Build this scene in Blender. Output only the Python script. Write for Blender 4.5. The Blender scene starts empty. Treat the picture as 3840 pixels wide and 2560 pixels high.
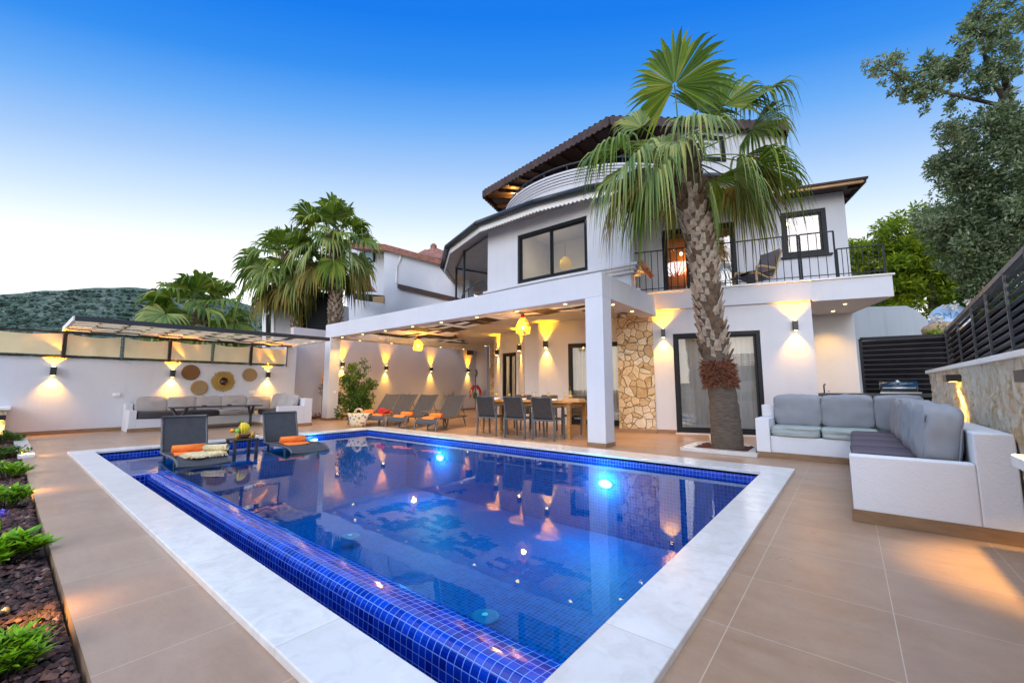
import bpy, math, random
from math import sin, cos, pi, radians, sqrt, atan2, hypot
from mathutils import Vector as V, Matrix, noise as mnoise
random.seed(7)
R_ = random.Random(11)
sc = bpy.context.scene
COL = sc.collection

# ------------------------------------------------------------------ camera maths (photo pixel -> point on a real surface)
H = 1.05
FPX = 1546.6
YAW, PIT = radians(-39.03), radians(6.45)
CF = V((sin(YAW)*cos(PIT), cos(YAW)*cos(PIT), sin(PIT)))
CR = V((cos(YAW), -sin(YAW), 0))
CU = CR.cross(CF)
C0 = V((0, 0, H))
def ray(x, y): return CF + CR*((x-1920)/FPX) - CU*((y-1280)/FPX)
def gz(x, y, z=0.0):
    d = ray(x, y); return C0 + d*((z-H)/d.z)
def gp(x, y, p, n):
    d = ray(x, y); n = V((n[0], n[1], 0)); return C0 + d*((V((p[0], p[1], 0))-C0).dot(n)/d.dot(n))
def gX(x, y, X0): return gp(x, y, (X0, 0), (1, 0))
def gY(x, y, Y0): return gp(x, y, (0, Y0), (0, 1))
def gd(x, y, dist): return C0 + ray(x, y)*dist

# ------------------------------------------------------------------ materials
MATS = {}
def nt(name):
    m = bpy.data.materials.new(name); m.use_nodes = True
    t = m.node_tree; t.nodes.clear()
    o = t.nodes.new('ShaderNodeOutputMaterial')
    return m, t, o
def N(t, typ, **kw):
    n = t.nodes.new(typ)
    for k, v in kw.items():
        if k.startswith('i_'):
            key = k[2:]
            key = int(key) if key.isdigit() else key.replace('_', ' ')
            n.inputs[key].default_value = v
        else: setattr(n, k, v)
    return n
def rgba(c): return (c[0], c[1], c[2], 1.0)
def mix(t, fac, a, b, mode='MIX'):
    n = t.nodes.new('ShaderNodeMix'); n.data_type = 'RGBA'; n.blend_type = mode
    for idx, val in ((0, fac), (6, a), (7, b)):
        if hasattr(val, 'is_linked') or hasattr(val, 'links'): t.links.new(val, n.inputs[idx])
        elif isinstance(val, tuple): n.inputs[idx].default_value = rgba(val)
        else: n.inputs[idx].default_value = val
    return n.outputs[2]
def ramp(t, src, stops):
    n = t.nodes.new('ShaderNodeValToRGB'); cr = n.color_ramp
    while len(cr.elements) < len(stops): cr.elements.new(.5)
    for e, (p, c) in zip(cr.elements, stops):
        e.position = p; e.color = rgba(c) if isinstance(c, tuple) else (c, c, c, 1)
    t.links.new(src, n.inputs[0]); return n.outputs[0]
def mth(t, op, a, b=None, c=None):
    n = t.nodes.new('ShaderNodeMath'); n.operation = op
    for i, v in enumerate((a, b, c)):
        if v is None: continue
        if hasattr(v, 'links'): t.links.new(v, n.inputs[i])
        else: n.inputs[i].default_value = v
    return n.outputs[0]
def coord(t, scale=(1, 1, 1), loc=(0, 0, 0), which='Object', rot=(0, 0, 0)):
    tc = t.nodes.new('ShaderNodeTexCoord'); mp = t.nodes.new('ShaderNodeMapping')
    mp.inputs['Scale'].default_value = scale; mp.inputs['Location'].default_value = loc; mp.inputs['Rotation'].default_value = rot
    t.links.new(tc.outputs[which], mp.inputs[0]); return mp.outputs[0]
def noise(t, vec, scale, detail=4, rough=.55, dist=0.0):
    n = N(t, 'ShaderNodeTexNoise'); n.inputs['Scale'].default_value = scale
    n.inputs['Detail'].default_value = detail; n.inputs['Roughness'].default_value = rough; n.inputs['Distortion'].default_value = dist
    t.links.new(vec, n.inputs['Vector']); return n.outputs[0]
def bump(t, h, strength=.3, dist=.01, normal=None):
    n = N(t, 'ShaderNodeBump'); n.inputs['Strength'].default_value = strength; n.inputs['Distance'].default_value = dist
    t.links.new(h, n.inputs['Height'])
    if normal is not None: t.links.new(normal, n.inputs['Normal'])
    return n.outputs[0]
def bsdf(t, o, col, rough=.6, metal=0.0, nrm=None, spec=.5, sss=0, coat=0):
    b = N(t, 'ShaderNodeBsdfPrincipled')
    if hasattr(col, 'links'): t.links.new(col, b.inputs['Base Color'])
    else: b.inputs['Base Color'].default_value = rgba(col)
    if hasattr(rough, 'links'): t.links.new(rough, b.inputs['Roughness'])
    else: b.inputs['Roughness'].default_value = rough
    b.inputs['Metallic'].default_value = metal; b.inputs['Specular IOR Level'].default_value = spec
    b.inputs['Coat Weight'].default_value = coat
    if nrm is not None: t.links.new(nrm, b.inputs['Normal'])
    t.links.new(b.outputs[0], o.inputs[0]); return b
def M(name, col, rough=.6, var=.12, scale=8, bs=0.0, bscale=120, bdist=.004, metal=0.0, spec=.5, coat=0, stretch=(1, 1, 1)):
    if name in MATS: return MATS[name]
    m, t, o = nt(name); c = coord(t, stretch)
    n1 = noise(t, c, scale, 5)
    a = tuple(max(0, x*(1-var)) for x in col); b = tuple(min(1, x*(1+var)) for x in col)
    cc = mix(t, ramp(t, n1, [(.3, 0.0), (.7, 1.0)]), a, b)
    nr = bump(t, noise(t, c, bscale, 3), bs, bdist) if bs else None
    bsdf(t, o, cc, rough, metal, nr, spec, 0, coat); MATS[name] = m; return m
def EM(name, col, s):
    m, t, o = nt(name); e = N(t, 'ShaderNodeEmission'); e.inputs[0].default_value = rgba(col); e.inputs[1].default_value = s
    t.links.new(e.outputs[0], o.inputs[0]); MATS[name] = m; return m
def leafmat(name, c1, c2, c3=None, trans=.3, scale=3.0, rough=.5):
    m, t, o = nt(name); v = coord(t)
    g = N(t, 'ShaderNodeNewGeometry')
    n1 = noise(t, v, scale, 3)
    f = mth(t, 'ADD', mth(t, 'MULTIPLY', n1, .55), mth(t, 'MULTIPLY', g.outputs['Random Per Island'], .5))
    st = [(.28, c1), (.62, c2)] + ([(.85, c3)] if c3 else [])
    cc = ramp(t, f, st)
    b = N(t, 'ShaderNodeBsdfPrincipled'); t.links.new(cc, b.inputs[0]); b.inputs['Roughness'].default_value = rough
    b.inputs['Specular IOR Level'].default_value = .3
    tr = N(t, 'ShaderNodeBsdfTranslucent'); t.links.new(mix(t, .5, cc, (.16, .25, .02)), tr.inputs[0])
    mx = N(t, 'ShaderNodeMixShader'); mx.inputs[0].default_value = trans
    t.links.new(b.outputs[0], mx.inputs[1]); t.links.new(tr.outputs[0], mx.inputs[2]); t.links.new(mx.outputs[0], o.inputs[0])
    MATS[name] = m; return m

# plaster
def plaster(name, col, bs=.35, bscale=70, streak=0.0):
    m, t, o = nt(name); v = coord(t)
    n1 = noise(t, v, .7, 4); n2 = noise(t, v, 14, 4)
    a = tuple(x*.93 for x in col)
    cc = mix(t, ramp(t, n1, [(.35, 0.0), (.65, 1.0)]), a, col)
    cc = mix(t, ramp(t, n2, [(.4, 0.0), (.8, .12)]), cc, tuple(x*.8 for x in col))
    if streak:
        sv = coord(t, (3, 3, .12)); sn = noise(t, sv, 2.2, 4)
        cc = mix(t, ramp(t, sn, [(.5, 0.0), (.75, streak)]), cc, tuple(x*.6 for x in col))
    hh = mth(t, 'ADD', noise(t, v, bscale, 3, .6), mth(t, 'MULTIPLY', noise(t, v, bscale*.25, 2), .6))
    bsdf(t, o, cc, .85, 0, bump(t, hh, bs, .006), .25); MATS[name] = m; return m
plaster('white_plaster', (.61, .625, .665), streak=.07); plaster('rough_plaster', (.63, .65, .69), .55, 60, .05); plaster('sofa_plaster', (.75, .765, .79), .40, 70, .05)
plaster('grey_plaster', (.50, .48, .50)); plaster('old_concrete', (.52, .58, .62), .5, 30, .35)

# deck tiles
def decktile():
    m, t, o = nt('deck_tile')
    v = coord(t, (1, 1, 1), (.49, -2.128, 0))
    br = N(t, 'ShaderNodeTexBrick'); br.offset = 0.0; br.squash = 1.0
    for k, x in (('Scale', 1.0), ('Mortar Size', .0019), ('Mortar Smooth', .1), ('Brick Width', .58), ('Row Height', .612), ('Bias', 0.0)): br.inputs[k].default_value = x
    br.inputs['Color1'].default_value = (.0, .0, .0, 1); br.inputs['Color2'].default_value = (1, 1, 1, 1)
    t.links.new(v, br.inputs['Vector'])
    base = mix(t, br.outputs['Color'], (.300, .180, .108), (.360, .228, .142))
    sv = coord(t, (.8, 2.6, 1)); s1 = noise(t, sv, 2.4, 6, .6, .6)
    s2 = noise(t, coord(t, (1.2, 3.2, 1)), 4, 6, .68)
    cc = mix(t, ramp(t, s1, [(.38, 0.0), (.68, .7)]), base, (.375, .250, .165))
    cc = mix(t, ramp(t, s2, [(.42, 0.0), (.74, .5)]), cc, (.26, .172, .112))
    cc = mix(t, ramp(t, noise(t, coord(t), 55, 3), [(.45, 0.0), (.75, .35)]), cc, (.25, .17, .115))
    cc = mix(t, ramp(t, noise(t, coord(t), 2.1, 5, .7), [(.40, 0.0), (.62, .35)]), cc, (.42, .30, .21))
    cc = mix(t, ramp(t, noise(t, coord(t), 260, 1), [(.70, 0.0), (.78, .5)]), cc, (.5, .42, .35))
    cc = mix(t, br.outputs['Fac'], cc, (.50, .40, .31))
    ro = ramp(t, s1, [(.3, .27), (.7, .42)])
    nr = bump(t, noise(t, sv, 30, 4), .12, .003)
    bsdf(t, o, cc, ro, 0, nr, .45); MATS['deck_tile'] = m
decktile()
def skirt():
    m, t, o = nt('skirting_tile'); v = coord(t, (1, 1, 4))
    cc = mix(t, ramp(t, noise(t, v, 5, 5, .6), [(.3, 0.0), (.7, 1.0)]), (.20, .115, .055), (.30, .18, .095))
    bsdf(t, o, cc, .5); MATS['skirting_tile'] = m
skirt()
# marble coping (slab joints from an object-space brick pattern)
def marble(name, bw, rh, axis=0, loc=(0, 0, 0)):
    m, t, o = nt(name); v = coord(t, (1, 1, 1), loc)
    br = N(t, 'ShaderNodeTexBrick'); br.offset = 0.0
    for k, x in (('Scale', 1.0), ('Mortar Size', .0018), ('Mortar Smooth', 0.1), ('Brick Width', bw), ('Row Height', rh)): br.inputs[k].default_value = x
    br.inputs['Color1'].default_value = (0, 0, 0, 1); br.inputs['Color2'].default_value = (1, 1, 1, 1)
    t.links.new(v, br.inputs['Vector'])
    base = mix(t, br.outputs['Color'], (.66, .65, .635), (.74, .73, .71))
    nv = N(t, 'ShaderNodeVectorMath', operation='ADD'); t.links.new(v, nv.inputs[0])
    sc2 = N(t, 'ShaderNodeVectorMath', operation='SCALE'); t.links.new(br.outputs['Color'], sc2.inputs[0]); sc2.inputs['Scale'].default_value = 7.0
    t.links.new(sc2.outputs[0], nv.inputs[1]); w = nv.outputs[0]
    n1 = noise(t, w, 2.6, 8, .62, 1.2); n2 = noise(t, w, 9, 7, .65, .8)
    cc = mix(t, ramp(t, n1, [(.34, 0.0), (.60, .55)]), base, (.60, .575, .545))
    cc = mix(t, ramp(t, n2, [(.46, 0.0), (.70, .55)]), cc, (.50, .47, .43))
    wv = N(t, 'ShaderNodeTexWave'); wv.inputs['Scale'].default_value = .5; wv.inputs['Distortion'].default_value = 14; wv.inputs['Detail'].default_value = 4; wv.inputs['Detail Scale'].default_value = 1.4
    t.links.new(w, wv.inputs['Vector'])
    cc = mix(t, ramp(t, wv.outputs[1], [(.93, 0.0), (.99, .16)]), cc, (.60, .50, .40))
    cc = mix(t, br.outputs['Fac'], cc, (.42, .38, .34))
    bsdf(t, o, cc, ramp(t, n2, [(.3, .12), (.7, .26)]), 0, bump(t, n2, .06, .003), .5); MATS[name] = m
marble('coping_marble', 1.21, 1.0, loc=(.62, .4, 0)); marble('coping_marble_side', 1.0, 1.15, loc=(1.4, .55, 0)); marble('marble_plain', 30, 30, loc=(9, 9, 0))
# pool mosaic in metres on the uv map
def mosaic():
    m, t, o = nt('pool_mosaic'); uv = N(t, 'ShaderNodeUVMap')
    br = N(t, 'ShaderNodeTexBrick'); br.offset = 0.0
    for k, x in (('Scale', 1.0), ('Mortar Size', .0020), ('Mortar Smooth', .15), ('Brick Width', .046), ('Row Height', .046)): br.inputs[k].default_value = x
    br.inputs['Color1'].default_value = (0, 0, 0, 1); br.inputs['Color2'].default_value = (1, 1, 1, 1)
    t.links.new(uv.outputs[0], br.inputs['Vector'])
    cc = mix(t, br.outputs['Color'], (.0012, .014, .26), (.003, .05, .52))
    cc = mix(t, br.outputs['Fac'], cc, (.16, .32, .72))
    nr = bump(t, mth(t, 'SUBTRACT', 1.0, br.outputs['Fac']), .35, .002)
    ro = mth(t, 'ADD', mth(t, 'MULTIPLY', br.outputs['Fac'], .5), .08)
    bsdf(t, o, cc, ro, 0, nr, .5); MATS['pool_mosaic'] = m
    m2, t, o = nt('pool_mosaic_wet'); uv = N(t, 'ShaderNodeUVMap')
    br = N(t, 'ShaderNodeTexBrick'); br.offset = 0.0
    for k, x in (('Scale', 1.0), ('Mortar Size', .0020), ('Mortar Smooth', .15), ('Brick Width', .046), ('Row Height', .046)): br.inputs[k].default_value = x
    br.inputs['Color1'].default_value = (0, 0, 0, 1); br.inputs['Color2'].default_value = (1, 1, 1, 1)
    t.links.new(uv.outputs[0], br.inputs['Vector'])
    cc = mix(t, br.outputs['Color'], (.0003, .046, .20), (.0006, .085, .32)); cc = mix(t, br.outputs['Fac'], cc, (.02, .22, .48))
    bsdf(t, o, cc, .6, 0, None, .08); MATS['pool_mosaic_wet'] = m2
mosaic()
def water():
    m, t, o = nt('pool_water'); v = coord(t)
    h = mth(t, 'ADD', noise(t, v, 1.1, 2), mth(t, 'MULTIPLY', noise(t, v, 6.5, 3), .16))
    nr = bump(t, h, .05, .05)
    lw = N(t, 'ShaderNodeLayerWeight'); lw.inputs[0].default_value = .5; t.links.new(nr, lw.inputs['Normal'])
    fac = mth(t, 'ADD', .018, mth(t, 'MULTIPLY', .98, mth(t, 'POWER', lw.outputs['Facing'], 5.0)))
    tr = N(t, 'ShaderNodeBsdfTransparent'); tr.inputs[0].default_value = (.20, .84, 1, 1)
    gl = N(t, 'ShaderNodeBsdfGlossy'); gl.inputs['Roughness'].default_value = .012; t.links.new(nr, gl.inputs['Normal'])
    mx = N(t, 'ShaderNodeMixShader'); t.links.new(fac, mx.inputs[0]); t.links.new(tr.outputs[0], mx.inputs[1]); t.links.new(gl.outputs[0], mx.inputs[2])
    t.links.new(mx.outputs[0], o.inputs[0]); MATS['pool_water'] = m
water()
def glass(name, tint=(.85, .9, .92), f0=.08, rough=.0):
    m, t, o = nt(name); lw = N(t, 'ShaderNodeLayerWeight'); lw.inputs[0].default_value = .5
    fac = mth(t, 'ADD', f0, mth(t, 'MULTIPLY', 1-f0, mth(t, 'POWER', lw.outputs['Facing'], 4.5)))
    tr = N(t, 'ShaderNodeBsdfTransparent'); tr.inputs[0].default_value = rgba(tint)
    gl = N(t, 'ShaderNodeBsdfGlossy'); gl.inputs['Roughness'].default_value = rough
    mx = N(t, 'ShaderNodeMixShader'); t.links.new(fac, mx.inputs[0]); t.links.new(tr.outputs[0], mx.inputs[1]); t.links.new(gl.outputs[0], mx.inputs[2])
    t.links.new(mx.outputs[0], o.inputs[0]); MATS[name] = m
glass('window_glass', (.74, .82, .88), .17); glass('drink_glass', (.96, .98, .98), .045)
def stone(name, scale, c1, c2, c3, mort, mw=.055, warp=.12):
    m, t, o = nt(name); v = coord(t)
    nz = N(t, 'ShaderNodeTexNoise'); nz.inputs['Scale'].default_value = 3; t.links.new(v, nz.inputs['Vector'])
    w = mix(t, warp, v, nz.outputs['Color'], 'ADD')
    vo = N(t, 'ShaderNodeTexVoronoi', feature='DISTANCE_TO_EDGE'); vo.inputs['Scale'].default_value = scale; t.links.new(w, vo.inputs['Vector'])
    vc = N(t, 'ShaderNodeTexVoronoi'); vc.inputs['Scale'].default_value = scale; t.links.new(w, vc.inputs['Vector'])
    sp = N(t, 'ShaderNodeSeparateColor'); t.links.new(vc.outputs['Color'], sp.inputs[0])
    cc = ramp(t, sp.outputs[0], [(0.0, c1), (.5, c2), (1.0, c3)])
    n2 = noise(t, v, 22, 6, .7); n3 = noise(t, v, 6, 5, .6, .5)
    cc = mix(t, ramp(t, n2, [(.42, 0.0), (.72, .55)]), cc, tuple(x*.55 for x in c1))
    cc = mix(t, ramp(t, n3, [(.5, 0.0), (.75, .6)]), cc, tuple(min(1, x*1.25) for x in c2))
    e = ramp(t, vo.outputs[0], [(mw*.35, 0.0), (mw, 1.0)])
    cc = mix(t, e, mort, cc)
    hh = mth(t, 'ADD', mth(t, 'MULTIPLY', e, 1.0), mth(t, 'MULTIPLY', n2, .35))
    bsdf(t, o, cc, .85, 0, bump(t, hh, 1.0, .05), .2); MATS[name] = m
stone('stone_cladding', 5.4, (.46, .31, .15), (.62, .48, .29), (.70, .62, .48), (.24, .165, .09), .032, .20)
def splitstone():
    m, t, o = nt('split_stone'); v = coord(t, (1, .8, 1))
    n1 = noise(t, coord(t, (2, 2.4, 1.5)), 3.0, 9, .74, 1.0); n2 = noise(t, coord(t, (2, 2.4, 1.2)), 11, 7, .78)
    cc = ramp(t, n1, [(.32, (.40, .24, .09)), (.43, (.70, .54, .33)), (.55, (.86, .78, .64))])
    cc = mix(t, ramp(t, n2, [(.60, 0.0), (.68, .8)]), cc, (.30, .20, .10))
    cc = mix(t, ramp(t, noise(t, v, 40, 4), [(.55, 0.0), (.75, .4)]), cc, (.42, .36, .28))
    bsdf(t, o, cc, .9, 0, bump(t, mth(t, 'ADD', n1, mth(t, 'MULTIPLY', n2, .7)), 1.0, .04), .2); MATS['split_stone'] = m
splitstone()
# general paints, fabrics, woods
M('anthracite', (.008, .010, .013), .5, .15, 6, spec=.25); M('anthracite_rail', (.008, .012, .016), .5, spec=.25)
M('slat_grey', (.045, .043, .05), .5, .2, 5, spec=.3); M('frame_brown', (.022, .012, .009), .5, spec=.3)
M('lamp_black', (.012, .012, .015), .4); M('lounger_grey', (.040, .042, .050), .75, .15, 10, .5, 500, .0015)
M('frame_grey', (.085, .086, .088), .4, .08, 8); M('sling_fabric', (.034, .030, .028), .8, .18, 14, .5, 420, .0015)
M('cushion_grey', (.29, .30, .32), .92, .10, 3, .35, 330, .002); M('cushion_sage', (.36, .41, .39), .9, .08, 3, .3, 330, .002)
M('cushion_taupe', (.36, .335, .32), .92, .1, 3, .3, 330, .002)
M('cushion_dark', (.045, .043, .05), .9, .15, 4, .3, 300, .002)
M('teak', (.34, .175, .05), .5, .35, 3, .2, 60, .002, stretch=(1, 14, 14)); M('towel_orange', (.80, .20, .03), .95, .12, 12, .8, 300, .004)
M('towel_red', (.42, .012, .014), .95, .15, 12, .6, 200, .004); M('straw', (.62, .50, .28), .9, .3, 30, .8, 160, .005)
M('wicker_brown', (.20, .095, .03), .85, .4, 40, .9, 130, .006); M('wicker_tan', (.36, .235, .11), .85, .3, 40, .9, 130, .006)
M('raffia_gold', (.42, .265, .06), .8, .35, 30, .8, 90, .006); M('dark_mirror', (.10, .06, .05), .08, .6, 9, metal=.7)
M('roof_tile', (.26, .105, .07), .8, .4, 5, .6, 40, .01); M('roof_tile_dark', (.06, .036, .034), .8, .35, 5, .6, 30, .012)
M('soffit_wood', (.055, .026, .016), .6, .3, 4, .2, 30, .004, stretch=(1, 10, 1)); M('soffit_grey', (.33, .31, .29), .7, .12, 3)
M('fascia_pine', (.55, .33, .14), .6, .25, 3, .2, 40, .003, stretch=(2, 2, 14)); M('gutter_grey', (.018, .025, .033), .4, spec=.4)
M('slate_top', (.04, .04, .045), .35, .35, 60); M('grill_blue', (.004, .03, .05), .25, .1, 5, coat=.6); M('steel', (.6, .6, .6), .3, .05, 9, metal=1)
M('granite', (.05, .05, .055), .35, .5, 90); M('bark_palm', (.125, .098, .072), .95, .35, 9, .9, 40, .02, stretch=(1, 1, 5)); M('boot_tan', (.335, .265, .195), .9, .45, 14, .7, 50, .01)
M('boot_dark', (.135, .085, .05), .95, .4, 10, .7, 50, .01); M('fibre_red', (.16, .055, .025), .95, .4, 30, .9, 60, .02)
M('bark_tree', (.075, .06, .05), .95, .3, 10, .9, 30, .02); M('mulch', (.075, .022, .014), .95, .5, 60, .9, 80, .02)
M('soil', (.035, .022, .018), .95, .4, 30, .9, 60, .02); M('white_gloss', (.82, .82, .80), .35, .03, 3); M('white_plain', (.74, .74, .74), .6, .05, 3)
M('banana', (.75, .55, .02), .5, .12, 20); M('lime_green', (.18, .42, .03), .4, .2, 20); M('fruit_orange', (.85, .30, .01), .5, .1, 30, .3, 200, .002); M('juice', (.9, .42, .01), .25, .05, 9)
M('wine_white', (.78, .56, .05), .2, .03, 5); M('bottle_green', (.12, .13, .01), .12, .1, 5, coat=.5); M('turquoise', (.15, .55, .48), .7)
M('porcelain', (.78, .78, .78), .2, .02, 3); M('curtain', (.70, .65, .60), .9, .06, 5); M('room_cream', (.70, .60, .46), .8, .05, 2); M('room_door', (.42, .13, .03), .5, .2, 2)
M('dart_black', (.012, .012, .012), .8); M('dart_cream', (.62, .56, .42), .8, .1, 40); M('sign_blue', (.44, .62, .86), .5, .06, 3); M('sign_ink', (.10, .30, .66), .6)
M('hill_soil', (.17, .17, .16), .95, .4, .03); M('flower_white', (.8, .8, .74), .7); M('flower_violet', (.18, .12, .6), .7)
M('bamboo', (.50, .33, .15), .5, .2, 9); M('chair_mauve', (.16, .145, .165), .9, .15, 8, .4, 220, .003); M('pebble_edge', (.16, .12, .11), .9)
M('parrot_red', (.40, .015, .02), .6, .3, 12); M('terracotta', (.38, .14, .06), .8, .2, 8)
M('louver_black', (.006, .006, .007), .6, spec=.2); M('drain_teal', (.01, .15, .30), .6)
M('dirt_ground', (.16, .14, .11), .95, .3, 1.2, .6, 8, .05); M('rock_tan', (.45, .32, .22), .9, .3, 6, .8, 12, .05)
def translucent(name, col, tr=.45, scale=4, var=.1):
    m, t, o = nt(name); v = coord(t)
    cc = mix(t, noise(t, v, scale, 3), tuple(x*(1-var) for x in col), tuple(min(1, x*(1+var)) for x in col))
    d = N(t, 'ShaderNodeBsdfDiffuse'); t.links.new(cc, d.inputs[0]); q = N(t, 'ShaderNodeBsdfTranslucent'); t.links.new(cc, q.inputs[0])
    wv = noise(t, coord(t, (1, 1, .4)), 5, 2); nb = bump(t, wv, .25, .05); t.links.new(nb, d.inputs['Normal'])
    mx = N(t, 'ShaderNodeMixShader'); mx.inputs[0].default_value = tr
    t.links.new(d.outputs[0], mx.inputs[1]); t.links.new(q.outputs[0], mx.inputs[2]); t.links.new(mx.outputs[0], o.inputs[0]); MATS[name] = m
translucent('screen_cloth', (.86, .69, .40), .45); translucent('curtain_sheer', (.74, .70, .66), .4); translucent('awning_cloth', (.74, .58, .38), .5); M('cloth_dark', (.03, .018, .016), .9, .2, 5); translucent('rattan_shade', (.85, .60, .16), .5, 60, .3)
def striped():
    m, t, o = nt('cushion_mauve'); v = coord(t); sp = N(t, 'ShaderNodeSeparateXYZ'); t.links.new(v, sp.inputs[0])
    f = mth(t, 'FRACT', mth(t, 'MULTIPLY', sp.outputs[1], 1.55))
    cc = ramp(t, f, [(.0, (.085, .066, .085)), (.34, (.085, .066, .085)), (.36, (.13, .105, .125)), (.62, (.13, .105, .125)), (.64, (.10, .085, .11)), (1.0, (.10, .085, .11))])
    cc = mix(t, ramp(t, noise(t, v, 60, 3), [(.4, 0.0), (.7, .3)]), cc, (.18, .15, .17))
    bsdf(t, o, cc, .92, 0, bump(t, noise(t, v, 330, 2), .3, .002), .2); MATS['cushion_mauve'] = m
striped()
def floral():
    m, t, o = nt('bag_floral'); v = coord(t)
    vo = N(t, 'ShaderNodeTexVoronoi'); vo.inputs['Scale'].default_value = 13; t.links.new(v, vo.inputs['Vector'])
    sp = N(t, 'ShaderNodeSeparateColor'); t.links.new(vo.outputs['Color'], sp.inputs[0])
    col = ramp(t, sp.outputs[0], [(.0, (.45, .02, .03)), (.3, (.02, .20, .10)), (.5, (.22, .05, .35)), (.7, (.05, .22, .38)), (.9, (.65, .25, .02))])
    spot = ramp(t, vo.outputs['Distance'], [(.36, 1.0), (.46, 0.0)])
    msk = mth(t, 'MULTIPLY', spot, ramp(t, sp.outputs[1], [(.30, 0.0), (.33, 1.0)]))
    cc = mix(t, msk, (.62, .50, .31), col)
    bsdf(t, o, cc, .85, 0, bump(t, noise(t, v, 160, 2), .4, .003)); MATS['bag_floral'] = m
floral()
EM('bulb_warm', (1, .60, .10), 12); EM('bulb_dim', (1, .62, .14), 3); EM('bulb_hot', (1, .72, .25), 9); EM('lamp_lens', (1, .80, .22), 5); EM('pool_led', (.70, .95, 1), 5); EM('strip_warm', (1, .62, .10), 9)
leafmat('palm_green', (.05, .105, .010), (.155, .24, .024), (.36, .36, .055), .32, 1.2)
leafmat('palm_pale', (.10, .18, .05), (.28, .36, .11), (.50, .46, .13), .32, 1.2)
leafmat('palm_old', (.09, .10, .02), (.24, .20, .045), (.40, .25, .07), .25, 2.0, .7)
leafmat('olive_leaf', (.075, .115, .055), (.22, .29, .155), (.50, .54, .36), .35, 1.0)
leafmat('pine_needle', (.065, .125, .006), (.235, .34, .010), (.42, .44, .02), .4, .5)
leafmat('bush_dark', (.022, .065, .010), (.07, .17, .022), (.19, .27, .04), .3, 2.5)
leafmat('bush_lime', (.09, .27, .006), (.30, .60, .012), (.55, .72, .05), .4, 5)
leafmat('hill_green_hazed', (.030, .060, .045), (.055, .10, .072), (.095, .145, .105), .05, .02, .8)  # slight bluish distance haze is mixed into these greens
leafmat('agave_leaf', (.03, .06, .035), (.08, .12, .07), None, .15, 3)
def gravelmat():
    m, t, o = nt('lava_gravel'); g = N(t, 'ShaderNodeNewGeometry')
    cc = ramp(t, g.outputs['Random Per Island'], [(0.0, (.030, .018, .018)), (.55, (.075, .040, .036)), (.85, (.14, .065, .045)), (1.0, (.22, .15, .13))])
    bsdf(t, o, cc, .85, 0, bump(t, noise(t, coord(t), 90, 3), .6, .006), .3); MATS['lava_gravel'] = m
gravelmat()

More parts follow.
